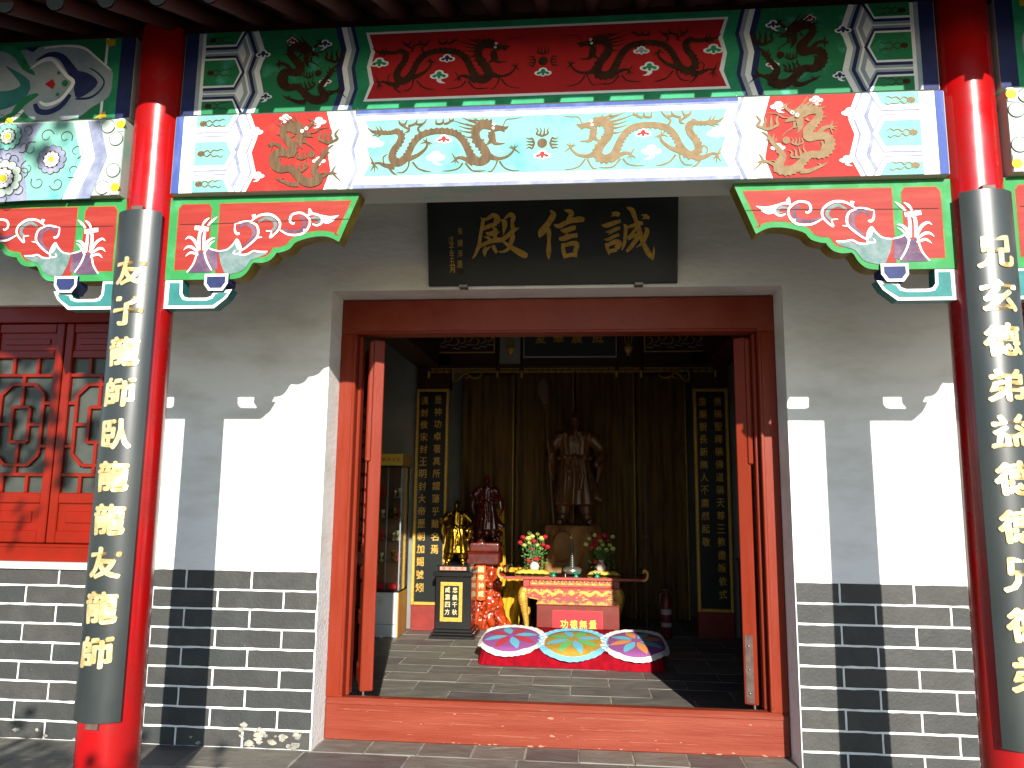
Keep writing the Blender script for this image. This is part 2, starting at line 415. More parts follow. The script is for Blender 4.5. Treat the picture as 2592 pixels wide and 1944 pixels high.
M['grey_print'] = mat('grey_print', (.30, .26, .27), .6)
M['panel_black'] = mat('panel_black', (.008, .011, .010), .3, spec=.5)
M['apron_red'] = mat('apron_red', (.30, .03, .02), .5, c2=(.24, .02, .012), scale=14)
M['ceramic'] = mat('ceramic', (.6, .42, .40), .2)

# ---------------------------------------------------------------- ground and floors
MB().box(-60, 60, -90, 60, -.5, -.18).build('ground', M['ground'], kind='structure')
pf = MB().box(-5, 5, -2.9, .001, -.30, -.005).build('porch_floor', M['grout'], kind='structure')
def tiles(par, name, rows, top, mats, gap=.004, jit=.004):
    for (y0, y1, x0, x1, w, off) in rows:
        x = x0 + off - w
        while x < x1:
            a, b = max(x, x0), min(x + w, x1)
            if b - a > .04:
                dz = random.uniform(-jit, 0)
                mb = MB(); g = gap
                j = lambda: random.uniform(-.0025, .0025)
                # slightly uneven slab outline
                pts = [(a + g + j(), y0 + g + j()), ((a + b) / 2, y0 + g + j()), (b - g + j(), y0 + g + j()), (b - g + j(), (y0 + y1) / 2),
                       (b - g + j(), y1 - g + j()), ((a + b) / 2, y1 - g + j()), (a + g + j(), y1 - g + j()), (a + g + j(), (y0 + y1) / 2)]
                n = 8; cx, cy = (a + b) / 2, (y0 + y1) / 2; tlt = random.uniform(-.001, .001)
                tp = [((p[0] - cx) * .985 + cx, (p[1] - cy) * .985 + cy, top + dz + tlt * (k % 3)) for k, p in enumerate(pts)]
                bt = [(p[0], p[1], top + dz - .004) for p in pts]; lo_ = [(p[0], p[1], top - .012) for p in pts]
                mb.add(tp + bt + lo_, [tuple(range(n))] + [(n + i, n + (i + 1) % n, (i + 1) % n, i) for i in range(n)] +
                       [(2 * n + i, 2 * n + (i + 1) % n, n + (i + 1) % n, n + i) for i in range(n)])
                mb.build(name, random.choice(mats), par)
            x += w
rows = [(-.22, -.002, -1.31, 1.31, .2935, .0)]
y = -.222
k = 0
for i in range(9):
    rows.append((y - .30, y, -4.0, 4.0, .588, [.2, .494][i % 2] + (.1 if i == 0 else .1))); y -= .30
tiles(pf, 'paving_slab', rows, 0.0, M['slate'])
hf = MB().box(-3.4, 3.4, .001, 6.0, -.30, -.005).build('hall_floor', M['grout'], kind='structure')
rows = []
y = .07; i = 0
while y < 4.9:
    rows.append((y, y + .27, -2.35, 2.35, .575, [.145, .43][i % 2])); y += .27; i += 1
tiles(hf, 'floor_tile', rows, 0.0, M['slate'])

# ---------------------------------------------------------------- front wall
WY = -.20; WB = .12; DZ = .955; DX = 1.3175; DT = 2.607; WX = 2.45; WE = 4.35
wl = thing('temple_wall', (0, -.04, 0), 'white plastered hall front with a dado of charcoal painted bricks around the doorway', 'wall')
b = MB()
b.box(-5, 5, WY, WB, DT, 4.3)
for s in (-1, 1):
    b.box(s * DX, s * WX, WY, WB, DZ, DT); b.box(s * WE, s * 5, WY, WB, DZ, DT)
    b.box(s * WX, s * WE, WY, WB, 2.543, DT)
b.build('plaster', M['plaster'], wl)
b = MB()
for s in (-1, 1): b.box(s * DX, s * 5, WY, WB, -.03, DZ)
b.build('mortar_bed', M['mortar'], wl)
def brick(x0, x1, z0, z1, m):
    if x1 - x0 < .03: return
    n = max(2, int((x1 - x0) / .045)); w = .0022
    g = .0055; out = []
    sd = random.random() * 50
    def jz(x, q): return w * noise.noise(Vector((x * 30, q * 9 + sd, 0))) * 1.6 + random.uniform(-.0008, .0008)
    xs = [x0 + g + (x1 - x0 - 2 * g) * i / n for i in range(n + 1)]
    pts = [(x, z0 + g + jz(x, 1)) for x in xs] + [(x1 - g + jz(z0, 5), (z0 + z1) / 2)] + [(x, z1 - g + jz(x, 2)) for x in reversed(xs)] + [(x0 + g + jz(z1, 6), (z0 + z1) / 2)]
    N = len(pts); cx = (x0 + x1) / 2; cz = (z0 + z1) / 2; dy = random.uniform(0, .0012)
    v0 = [(p[0] + (cx - p[0]) * .006, WY - .0035 - dy, p[1] + (cz - p[1]) * .03) for p in pts]
    v1 = [(p[0], WY - .0005, p[1]) for p in pts]
    MB().add([(cx, WY - .0035 - dy, cz)] + v0 + v1, [(0, 1 + i, 1 + (i + 1) % N) for i in range(N)] + [(1 + i, 1 + N + i, 1 + N + (i + 1) % N, 1 + (i + 1) % N) for i in range(N)]).build('brick', m, wl)
pz = .1075
for r in range(9):
    z1 = DZ - r * pz; z0 = max(z1 - pz, -.008)
    for s, ref, pw in ((-1, [-1.713, -1.519], .391), (1, [1.55, 1.731], .382)):
        xa, xb = (-4.4, -DX) if s < 0 else (DX, 4.4)
        x = ref[r % 2]
        while x > xa: x -= pw
        if x + pw - xa < .07: x += pw; brick(xa, x + pw, z0, z1 if r else z1 + .005, random.choice(M['brick'])); x += pw
        while x < xb:
            brick(max(x, xa), min(x + pw, xb), z0, z1 if r else z1 + .005, random.choice(M['brick'])); x += pw
# flaked render at the foot of the left pier
ch = MB(); P_ = Paint(Surf((0, WY - .0058, 0)), 0)
for i in range(46):
    u = random.uniform(-1.72, -1.36) if i < 34 else random.uniform(-3.2, -1.7); v = abs(random.gauss(0, .035)) + .004
    if i < 34 and random.random() < .5: v = random.uniform(.06, .095)
    rr = random.uniform(.006, .028) * (1 if i < 34 else .6)
    P_.poly([(u + rr * random.uniform(.6, 1.3) * math.cos(a * .785), max(.0, v + .6 * rr * random.uniform(.6, 1.3) * math.sin(a * .785))) for a in range(8)])
P_.mb.build('flaked_patch', M['chip'], wl, kind='stuff')
# sill ledge of each window bay
for s in (-1, 1): bx('sill_ledge', M['plaster'], wl, s * WX, s * WE, WY - .03, WB, DZ - .012, .979, .004)

# ---------------------------------------------------------------- windows
def casement(win, x0, x1, z0, z1, y):
    cs = MB(); st = .055
    cs.box(x0, x0 + st, y, y + .04, z0, z1, .006); cs.box(x1 - st, x1, y, y + .04, z0, z1, .006)
    c = cs.build('casement', M['window'], win)
    a, b_ = x0 + st, x1 - st; H = z1 - z0
    zb = z0 + .075; zp = z0 + .235; zl = z0 + .30; zt = z1 - .22; ztt = z1 - .06
    for (q0, q1) in ((z0, zb), (zp, zl), (zt, zt + .05), (ztt, z1)): bx('rail', M['window'], c, a, b_, y + .002, y + .038, q0, q1, .006)
    bx('panel', M['window'], c, a, b_, y + .016, y + .03, zb, zp, .0)
    bx('panel_field', M['window'], c, a + .05, b_ - .05, y + .008, y + .016, zb + .045, zp - .045, .007)
    bx('upper_panel', M['window'], c, a, b_, y + .016, y + .03, zt + .05, ztt, .0)
    bx('panel_field', M['window'], c, a + .04, b_ - .04, y + .008, y + .016, zt + .085, ztt - .035, .007)
    W_ = b_ - a; L_ = zt - zl
    la = MB(); t = .011
    def h(u0, u1, v): la.box(a + u0 * W_, a + u1 * W_, y + .008, y + .026, zl + v * L_ - t, zl + v * L_ + t, .003)
    def vv(u, v0, v1): la.box(a + u * W_ - t, a + u * W_ + t, y + .0075, y + .0265, zl + v0 * L_, zl + v1 * L_, .003)
    def dg(u0, v0, u1, v1):
        p0 = Vector((a + u0 * W_, y + .017, zl + v0 * L_)); p1 = Vector((a + u1 * W_, y + .017, zl + v1 * L_))
        d = (p1 - p0).normalized(); n = Vector((-d.z, 0, d.x)) * t
        vs = [p + n * s1 + Vector((0, s2, 0)) for p in (p0, p1) for s1 in (-1, 1) for s2 in (-.0085, .0085)]
        la.add(vs, [(0, 1, 3, 2), (4, 6, 7, 5), (0, 4, 5, 1), (2, 3, 7, 6), (0, 2, 6, 4), (1, 5, 7, 3)])
    h(0, 1, .13); h(0, 1, .87)
    for u in (.3, .72): vv(u, 0, .13); vv(u, .87, 1)
    o = .13; ov = .2
    h(.30, .70, ov); h(.30, .70, 1 - ov); vv(o, .28, .72); vv(1 - o, .28, .72)
    dg(o, .28, .30, ov); dg(.70, ov, 1 - o, .28); dg(o, .72, .30, 1 - ov); dg(.70, 1 - ov, 1 - o, .72)
    vv(.5, .13, .37); vv(.5, .63, .87)
    vv(.35, .37, .63); vv(.65, .37, .63); h(.35, .65, .37); h(.35, .65, .63)
    h(0, o, .34); h(1 - o, 1, .34); h(0, o, .66); h(1 - o, 1, .66); h(o, .35, .5); h(.65, 1 - o, .5)
    la.build('lattice', M['window'], c)
    bx('pane', M['glass'], c, a, b_, y + .031, y + .035, zl, zt, 0)
def window(s, label):
    wn = thing('lattice_window', (s * 3.4, WY, .98), label, 'window', 'red lattice windows on either side of the doorway')
    y = WY + .05
    x0, x1 = (WX, WE)
    A = lambda a, b: (min(s * a, s * b), max(s * a, s * b))
    X0, X1 = A(x0, x1)
    bx('head', M['window'], wn, X0, X1, y - .01, y + .08, 2.44, 2.543, .006)
    bx('sill_rail', M['window'], wn, X0, X1, y - .012, y + .08, .979, 1.083, .006)
    bx('sill_moulding', M['window'], wn, X0, X1, y - .02, y - .012, 1.065, 1.083, .003)
    for q0, q1 in ((X0, X0 + .07), (X1 - .07, X1)): bx('side_post', M['window'], wn, q0, q1, y - .01, y + .08, 1.083, 2.44, .006)
    # casement meeting line measured at x = -3.035 on the left
    e = [3.535, 3.037, 2.545] if s < 0 else [2.545, 3.037, 3.535]
    edges = [-4.27, -4.03, -3.535, -3.037, -2.52] if s < 0 else [2.52, 3.037, 3.535, 4.03, 4.27]
    for i in range(4):
        a_, b_ = edges[i], edges[i + 1]
        if b_ - a_ > .3: casement(wn, a_ + .004, b_ - .004, 1.087, 2.436, y)
    bx('backing', M['dark_wood'], wn, X0, X1, y + .08, y + .09, .98, 2.54, 0)
window(-1, 'red lattice window left of the couplet board reading 友子龍師, partly in sun above brick dado')
window(1, 'red lattice window at the far right edge, almost hidden by the right couplet board')

# ---------------------------------------------------------------- door frame
df = thing('door_frame', (0, .06, 0), 'wide brick-red wooden door frame with high scuffed threshold around the open doorway', 'door frame')
IX = 1.215; TH = .228; LN = 2.385
l_ = bx('lintel', M['frame'], df, -DX + .002, DX - .002, 0, .12, LN, 2.60, .004)
for s in (-1, 1):
    jb = bx('jamb', M['frame_v'], df, *sorted((s * IX, s * (DX - .002))), 0, .12, TH, LN, .004)
    bx('bead', M['frame_v'], jb, *sorted((s * (IX - .001), s * (IX + .018))), -.009, 0, TH + .02, LN - .002, .006)
    bx('bead', M['frame_v'], jb, *sorted((s * (IX - .022), s * IX)), .05, .12, TH, LN - .001, .006)
bx('bead', M['frame_v'], l_, -IX, IX, -.009, 0, LN - .001, LN + .018, .006)
th = bx('threshold', M['sill_red'], df, -DX + .002, DX - .002, -.003, .07, -.008, TH, .010)
bx('threshold_step', M['sill_red'], th, -DX + .01, DX - .01, -.010, -.003, TH - .035, TH - .012, .003)
bx('rear_rail', M['sill_red'], th, -DX + .01, DX - .01, .07, .13, -.008, TH - .05, .006)
# chipped paint along the threshold foot
P_ = Paint(Surf((0, -.0036, 0)), 0)
for i in range(36):
    u = random.uniform(-1.25, 1.25); v = abs(random.gauss(0, .006)) + .001
    if i % 3 == 0: v = random.choice([.105, .16, .06]) + random.uniform(-.004, .004)
    rr = random.uniform(.002, .009) if i % 3 else random.uniform(.003, .007)
    if i < 5: u = -.02 + random.uniform(-.1, .06); rr = .012
    P_.poly([(u + rr * 1.6 * random.uniform(.5, 1.3) * math.cos(a * .785), max(0, v + .5 * rr * random.uniform(.5, 1.3) * math.sin(a * .785))) for a in range(8)])
for zc_, n_ in ((.165, 9), (.108, 7), (.052, 6)):
    for i in range(n_):
        u0 = random.uniform(-1.25, 1.0); L_ = random.uniform(.1, .5); z_0 = zc_ + random.uniform(-.004, .004)
        P_.stroke([(u0 + L_ * k / 8, z_0 + random.uniform(-.0012, .0012), random.uniform(.0002, .0011)) for k in range(9)], k=2)
P_.mb.build('chipped_paint', mat('bare_plaster', (.30, .15, .09), .9), th, kind='stuff')

# ---------------------------------------------------------------- door leaves, folded back inside
def door_leaf():
    q = thing('door_leaf', (-1.07, .135, 0), 'lattice door leaf folded back at left, its front edge glowing orange-red in the sun', 'door leaf', 'door leaves folded back inside the frame')
    d = Vector((-.40, .917, 0)).normalized(); t = Vector((-.917, -.40, 0)).normalized()
    Mx = Matrix((( d.x, t.x, 0, -1.07), (d.y, t.y, 0, .135), (0, 0, 1, 0), (0, 0, 0, 1)))
    T = .078; z0, z1 = .236, 2.372; Lw = .60
    def pb(name, a0, a1, t0, t1, q0, q1, par=q, c=.005, m=M['frame_v']): return MB().box(a0, a1, t0, t1, q0, q1, c, Mx).build(name, m, par)
    s1 = pb('stile', 0, .075, 0, T, z0, z1)
    MB().box(-.012, .03, T - .012, T + .022, 1.60, z1 - .01, .008, Mx).build('meeting_strip', M['frame_v'], s1)
    s2 = pb('stile', Lw - .075, Lw, .01, T - .012, z0, z1)
    for (a, b_) in ((z0, z0 + .1), (.58, .66), (.86, .93), (1.02, 1.08), (2.0, 2.06), (2.26, z1)): pb('rail', .075, Lw - .075, .012, T - .014, a, b_)
    pb('panel', .075, Lw - .075, .03, .045, z0 + .1, .58); pb('panel', .075, Lw - .075, .03, .045, .66, .86)
    pb('panel', .075, Lw - .075, .03, .045, 2.06, 2.26)
    la = MB()
    for k in range(9): la.box(.075, Lw - .075, .03, .048, 1.12 + k * .1, 1.14 + k * .1, .002, Mx)
    for k in range(5): la.box(.12 + k * .08, .14 + k * .08, .029, .049, 1.08, 2.0, .002, Mx)
    la.build('lattice', M['frame_v'], q)
    MB().box(-.004, .0, .012, T - .02, z0 + .01, .62, .002, Mx).build('edge_plate', M['rust'], q)
    for zz in (.30, .43, .56):
        p = Mx @ Vector((-.006, .035, zz)); MB().ball(p, .007, 8, 6).build('bolt', M['iron'], q)
    p = Mx @ Vector((.012, .055, 0)); MB().tube([(p.x, p.y, .19), (p.x, p.y, .245)], .007, 8).build('floor_pin', M['iron'], q)
    return q
dl = door_leaf()
dr = copy_tree(dl); dr.scale = (-1, 1, 1); dr.location = (1.10, .135, 0)
dr['label'] = 'lattice door leaf folded back at right, mostly in shadow with a worn edge plate'
# the left leaf has no worn plate at its foot
for ch_ in [o for o in bpy.data.objects if o.parent == dl and (o.name.startswith('bolt') or o.name.startswith('edge_plate'))]:
    bpy.data.objects.remove(ch_)

# ---------------------------------------------------------------- columns
CX = 1.85; CY = -1.24
def column(s, label):
    c = MB().lathe([(.128, -.012), (.128, .3), (.125, 1.2), (.120, 2.2), (.117, 3.0), (.115, 3.62)], s * CX, CY, 40)
    return tag(c.build('column', M['column'], loc=(s * CX, CY, 0)), label, 'column', 'red columns of the porch')
column(-1, 'glossy red round column behind the left couplet board, fully visible')
column(1, 'glossy red round column behind the right couplet board, cut by the photo edge')
for s in (-1, 1):
    pass

# ---------------------------------------------------------------- couplet boards on the columns
BR = .146; BT = .012
def couplet(s, text, label, pitch, z0c, z0, z1):
    q = thing('couplet_board', (s * CX, CY - BR, z0), label, 'couplet board', 'black couplet boards hung on the columns')
    n = 20; a0 = R(46); vs = []; r0, r1 = BR, BR - BT
    for i in range(n + 1):
        a = -a0 + 2 * a0 * i / n
        for rr in (r0, r1):
            for zz in (z0, z1): vs.append((s * CX + rr * math.sin(a), CY - rr * math.cos(a), zz))
    fs = []
    for i in range(n):
        o = i * 4
        fs += [(o, o + 4, o + 5, o + 1), (o + 2, o + 3, o + 7, o + 6), (o, o + 2, o + 6, o + 4), (o + 1, o + 5, o + 7, o + 3)]
    fs += [(0, 1, 3, 2), (4 * n, 4 * n + 2, 4 * n + 3, 4 * n + 1)]
    mb = MB(); mb.add(vs, fs); bo = mb.build('board', M['board'], q)
    for p in bo.data.polygons: p.use_smooth = abs(p.normal.z) < .5 and abs(p.normal.y) > .3
    try:
        bo.data.set_sharp_from_angle(angle=R(40))
    except Exception: pass
    for zz in (z0 - .012, z1 + .008):
        h = MB().box(s * CX - .028, s * CX + .028, CY - .137, CY - .118, zz - .016, zz + .014, .003).build('hanger', M['rust'], q)
    for i, chh in enumerate(text):
        zc = z0c - i * pitch; mb = MB()
        def fn(u, v, h, zc=zc):
            a = u / BR; rr = BR + .0012 + h
            return (s * CX + rr * math.sin(a), CY - rr * math.cos(a), zc + v)
        write(mb, chh, fn, .134, .124, .042, .0035, rough=.05)
        mb.build('character', M['gold'], q)
    return q
couplet(-1, '友子龍師臥龍龍友龍師', 'long black board on the left column with gold characters starting 友子龍師', .1832, 2.381, .45, 2.672)
couplet(1, '兄玄德弟益德德兄德弟', 'long black board on the right column with gold characters starting 兄玄德弟', .1832, 2.405, .48, 2.675)
# ---------------------------------------------------------------- painted tie beams
LB = (-1.33, -1.15, 2.765, 3.145); UB = (-1.30, -1.16, 3.165, 3.585)
SU = Surf((0, UB[0], 0)); SL = Surf((0, LB[0], 0))
E_ = .0012
ZV = (0, .245, .5, .72, 1.0)
def zig(x0, z0, z1, s=1, amp=.042):     # zigzag edge, bottom to top; s=-1 mirrors
    off = (amp, 0, .62 * amp, 0, amp)
    return [(s * (x0 + o), z0 + (z1 - z0) * t) for o, t in zip(off, ZV)]
def band(P, xa, xb, z0, z1, s, ampa=.042, ampb=.042):
    P.poly(zig(xa, z0, z1, s, ampa) + list(reversed(zig(xb, z0, z1, s, ampb))))
def cloud(P, F, u, v, r, s=1, tail=True):  # P fill outline layer, F inner layer (may be None)
    def shape(k):
        base = [(-1.0, -.05), (-.95, .35), (-.55, .5), (-.42, .85), (0, 1.02), (.42, .85), (.55, .5), (.95, .35), (1.0, -.05), (.62, -.32), (.3, -.28)]
        if tail: base += [(.28, -.62), (-.1, -.98), (-.75, -1.0), (-.35, -.78), (-.22, -.42)]
        else: base += [(.0, -.5), (-.3, -.28)]
        base += [(-.6, -.3)]
        return smooth([(u + s * k * r * a, v + k * r * .78 * b) for a, b in base], 2, True)
    P.poly(shape(1.0))
    if F is not None:
        F.poly(smooth([(u + s * r * a, v + r * .78 * b) for a, b in [(-.78, .02), (-.6, .28), (-.3, .35), (-.22, .66), (0, .78), (.22, .66), (.3, .35), (.6, .28), (.78, .02), (.5, -.16), (.2, .1), (.14, -.25), (0, -.3), (-.14, -.25), (-.2, .1), (-.5, -.16)]], 2, True))
def fire(P, u, v, r, ang=0, s=1, n=4):     # little forked flame
    ca, sa = math.cos(ang), math.sin(ang)
    T = lambda a, b: (u + s * (a * ca - b * sa) * r, v + (a * sa + b * ca) * r)
    for k in range(n):
        x = -1 + 2 * k / (n - 1)
        P.stroke([(*T(x * .6, -.45), .10 * r + .004), (*T(x * 1.0, -.15), .3 * r), (*T(x * .8 + .08, .35), .22 * r), (*T(x * 1.15, .95), .02 * r)], k=3)
    P.stroke([(*T(-.9, -.25), .2 * r), (*T(0, -.62), .34 * r), (*T(.9, -.25), .2 * r)], k=3)
DZ4 = Z(860, 260, 1360, 2212)
def long_dragon(P, EY, sf, s, dv=0.0):
    q = lambda pts: [(s * a[0], a[1] + dv, *a[2:]) for a in [(*SL.uv(DZ4(p)), p[2] * .00033) for p in pts]]
    st = lambda pts, **k: P.stroke(q(pts), **k)
    st([(310, 285, 5), (370, 330, 30), (450, 340, 60), (560, 345, 52), (640, 330, 70), (690, 370, 88), (670, 450, 84), (610, 530, 88), (585, 620, 95), (640, 680, 105), (720, 650, 100), (780, 560, 84), (830, 460, 84), (920, 370, 86), (1060, 330, 78), (1200, 330, 82), (1310, 360, 84), (1390, 440, 88), (1440, 540, 92), (1490, 640, 110), (1580, 670, 110), (1650, 620, 118), (1620, 520, 110), (1540, 420, 108), (1530, 320, 110), (1600, 255, 120), (1700, 260, 130)], k=5, spines=.5)
    st([(1690, 300, 120), (1760, 290, 90), (1850, 290, 50), (1890, 270, 10)], k=4)
    st([(1700, 360, 110), (1720, 430, 80), (1760, 465, 40), (1850, 460, 8)]); st([(1790, 300, 40), (1840, 320, 30), (1830, 330, 8)])
    st([(1700, 330, 90), (1700, 420, 70), (1640, 480, 8)])
    for a in [((1560, 240), (1350, 160)), ((1520, 270), (1260, 200)), ((1500, 300), (1330, 265)), ((1510, 340), (1330, 310)), ((1500, 390), (1390, 380)), ((1590, 220), (1500, 170)), ((1620, 210), (1600, 170)), ((1560, 290), (1420, 235)), ((1620, 420), (1590, 410)), ((1540, 200), (1440, 190))]:
        (x0, y0), (x1, y1) = a; st([(x0, y0, 34), ((x0 + x1) / 2, (y0 + y1) / 2 + 8, 17), (x1, y1, 3)], k=3)
    st([(1830, 265, 10), (1870, 195, 11), (1950, 185, 9), (2050, 165, 3)])
    for f in [((450, 340), (405, 265)), ((480, 330), (445, 260)), ((420, 360), (370, 375)), ((460, 365), (410, 392)), ((560, 330), (555, 310)), ((620, 310), (660, 290))]:
        st([(*f[0], 30), (*f[1], 3)], k=2)
    # legs with claws
    st([(760, 640, 80), (880, 590, 52), (970, 510, 36), (985, 440, 30)]); 
    for e in [(905, 470), (930, 420), (975, 395), (1045, 470), (1020, 485)]: st([(975, 450, 24), ((975 + e[0]) / 2, (450 + e[1]) / 2 - 8, 15), (*e, 4)], k=3)
    st([(620, 720, 90), (520, 710, 60), (440, 680, 34), (380, 690, 30)])
    for e in [(340, 670), (345, 770), (390, 785), (435, 755), (330, 595)]: st([(385, 700, 24), ((385 + e[0]) / 2 + 6, (700 + e[1]) / 2, 16), (*e, 4)], k=3)
    st([(1500, 690, 80), (1420, 640, 60), (1340, 620, 40), (1290, 640, 34)])
    for e in [(1255, 565), (1245, 680), (1290, 700), (1340, 690), (1380, 600)]: st([(1300, 640, 24), ((1300 + e[0]) / 2, (640 + e[1]) / 2, 16), (*e, 4)], k=3)
    st([(1640, 590, 110), (1760, 630, 52), (1870, 610, 36), (1940, 550, 28), (1950, 510, 26)])
    for e in [(1895, 500), (1915, 480), (1965, 470), (2000, 480), (2020, 570)]: st([(1950, 520, 22), ((1950 + e[0]) / 2, (520 + e[1]) / 2, 14), (*e, 4)], k=3)
    # trailing flames under the belly
    st([(780, 640, 30), (770, 720, 18), (720, 780, 20), (640, 790, 6)]); st([(820, 670, 26), (880, 740, 20), (960, 770, 20), (1030, 780, 4)])
    st([(560, 740, 30), (600, 790, 24), (650, 820, 5)]); st([(1380, 680, 26), (1330, 740, 18), (1240, 765, 16), (1150, 770, 4)])
    st([(1410, 680, 30), (1480, 760, 18), (1560, 770, 18), (1640, 765, 5)]); st([(1770, 640, 26), (1745, 710, 18), (1700, 770, 16), (1655, 772, 4)])
    st([(1790, 660, 26), (1850, 735, 18), (1940, 765, 14), (2015, 765, 4)]); st([(500, 690, 16), (490, 620, 18), (540, 580, 5)])
    # forked cloud-fire on the back
    for c in [[(770, 300), (680, 240), (665, 195)], [(690, 245), (730, 250), (765, 190)], [(770, 270), (850, 240), (875, 185)], [(850, 245), (930, 245), (985, 180)], [(780, 250), (775, 320), (730, 340)], [(900, 340), (880, 290), (940, 250)],
              [(1150, 240), (1085, 240), (1085, 180)], [(1130, 245), (1160, 225), (1160, 180)], [(1170, 245), (1230, 225), (1230, 175)], [(1230, 220), (1270, 200), (1275, 180)]]:
        st([(*c[0], 26), (*c[1], 32), (*c[2], 4)], k=4)
    for (x, y_) in ((1732, 248), (1720, 290)):
        u, v = q([(x, y_, 1)])[0][:2]; EY.disc(u, v, .0062, n=12); P2.disc(u, v, .0026, n=8)
DZ5 = Z(1880, 220, 2180, 2074)
def coil_dragon(P, EY, s, dv=0.0, pupil=None):
    # measured on the right-hand lower panel; s=-1 mirrors it to the left
    q = lambda pts: [(s * a[0], a[1] + dv, *a[2:]) for a in [(*SL.uv(DZ5(p)), p[2] * .00021) for p in pts]]
    st = lambda pts, **k: P.stroke(q(pts), **k)
    st([(870, 480, 120), (1000, 470, 220), (1150, 420, 190), (1310, 430, 150), (1320, 540, 140), (1230, 660, 160), (1130, 780, 190), (1150, 890, 190), (1300, 880, 150), (1450, 880, 160), (1510, 980, 190), (1470, 1120, 180), (1350, 1190, 160), (1180, 1190, 140), (1060, 1290, 150), (930, 1420, 170), (780, 1470, 190), (620, 1430, 190), (650, 1330, 160), (700, 1220, 130), (640, 1120, 110), (560, 1030, 90), (490, 940, 80), (440, 860, 50), (330, 790, 10)], k=5, spines=.35)
    st([(900, 560, 120), (800, 590, 80), (730, 630, 10)]); st([(980, 560, 160), (1000, 680, 130), (960, 800, 30), (920, 830, 5)])
    for a in [((960, 400), (1130, 180)), ((1010, 380), (1330, 150)), ((1100, 370), (1370, 200)), ((1200, 380), (1410, 270)), ((1280, 400), (1450, 340)), ((1320, 540), (1460, 520)), ((900, 620), (890, 730)), ((1100, 560), (1180, 600)), ((520, 930), (540, 820)), ((560, 960), (590, 900)), ((450, 900), (400, 930)), ((930, 690), (880, 720))]:
        (x0, y0), (x1, y1) = a; st([(x0, y0, 60), ((x0 + x1) / 2, (y0 + y1) / 2 + 14, 34), (x1, y1, 5)], k=3)
    st([(850, 450, 90), (770, 400, 60), (710, 350, 50)])
    for e in [(630, 400), (700, 270), (760, 290), (840, 280)]: st([(720, 360, 40), (*e, 6)], k=2)
    st([(800, 550, 20), (690, 540, 26), (590, 480, 24), (430, 470, 6)]); st([(890, 640, 20), (870, 720, 26), (760, 800, 20), (680, 880, 6)])
    st([(1300, 850, 90), (1400, 740, 80), (1520, 700, 60)])
    for e in [(1640, 710), (1570, 600), (1620, 760), (1560, 830)]: st([(1530, 710, 50), (*e, 8)], k=2)
    st([(600, 1400, 90), (460, 1330, 60), (330, 1290, 50)])
    for e in [(250, 1330), (280, 1180), (290, 1370), (370, 1360), (180, 1470)]: st([(350, 1290, 44), ((350 + e[0]) / 2 + 10, (1290 + e[1]) / 2, 30), (*e, 6)], k=3)
    st([(1000, 1480, 120), (1150, 1480, 90), (1300, 1420, 60), (1400, 1380, 40), (1470, 1330, 8)]); st([(1380, 1390, 50), (1300, 1340, 8)], k=2)
    st([(1370, 960, 30), (1400, 1040, 60), (1340, 1130, 8)]); st([(560, 1370, 26), (580, 1320, 26), (500, 1300, 20), (460, 1340, 14)])
    for (cx, cy, a, b_) in [(430, 650, 175, 0), (950, 970, 95, 0), (960, 1170, 130, .3)]:
        u, v = q([(cx, cy, 1)])[0][:2]; fire(P, u, v, b_ * 0 + a * .000245, b_ * s, s)
    u, v = q([(755, 945, 1)])[0][:2]; P.disc(u, v, .0165)
    for (x, y_) in ((860, 460), (945, 500)):
        u, v = q([(x, y_, 1)])[0][:2]; EY.disc(u, v, .0085, n=12); P2.disc(u, v, .0036, n=8)
def beam(name, box, label, ext=1.725):
    y0, y1, z0, z1 = box
    t = thing(name, ((ext[0] + ext[1]) / 2 if isinstance(ext, tuple) else 0, (y0 + y1) / 2, z0), label, 'painted beam', 'painted tie beams between the columns')
    x0, x1 = ext if isinstance(ext, tuple) else (-ext, ext)
    MB().box(x0, x1, y0, y1, z0, z1, .004).build('timber', M['soffit'], t)
    return t
def painter(sf, par):
    L = {}
    def g(key, layer):
        k = (key, layer)
        if k not in L: L[k] = Paint(sf, .0008 + layer * .0010)
        return L[k]
    def done(names=None):
        for (key, layer), P in L.items():
            if P.mb.v: P.build((names or {}).get((key, layer), 'painted_' + {'turq': 'panel', 'beam_red': 'panel', 'panel_red': 'panel', 'dgreen': 'panel', 'brown': 'dragon', 'dgold': 'dragon', 'shaded_brown': 'dragon'}.get(key, 'band')), M[key], par)
    return g, done
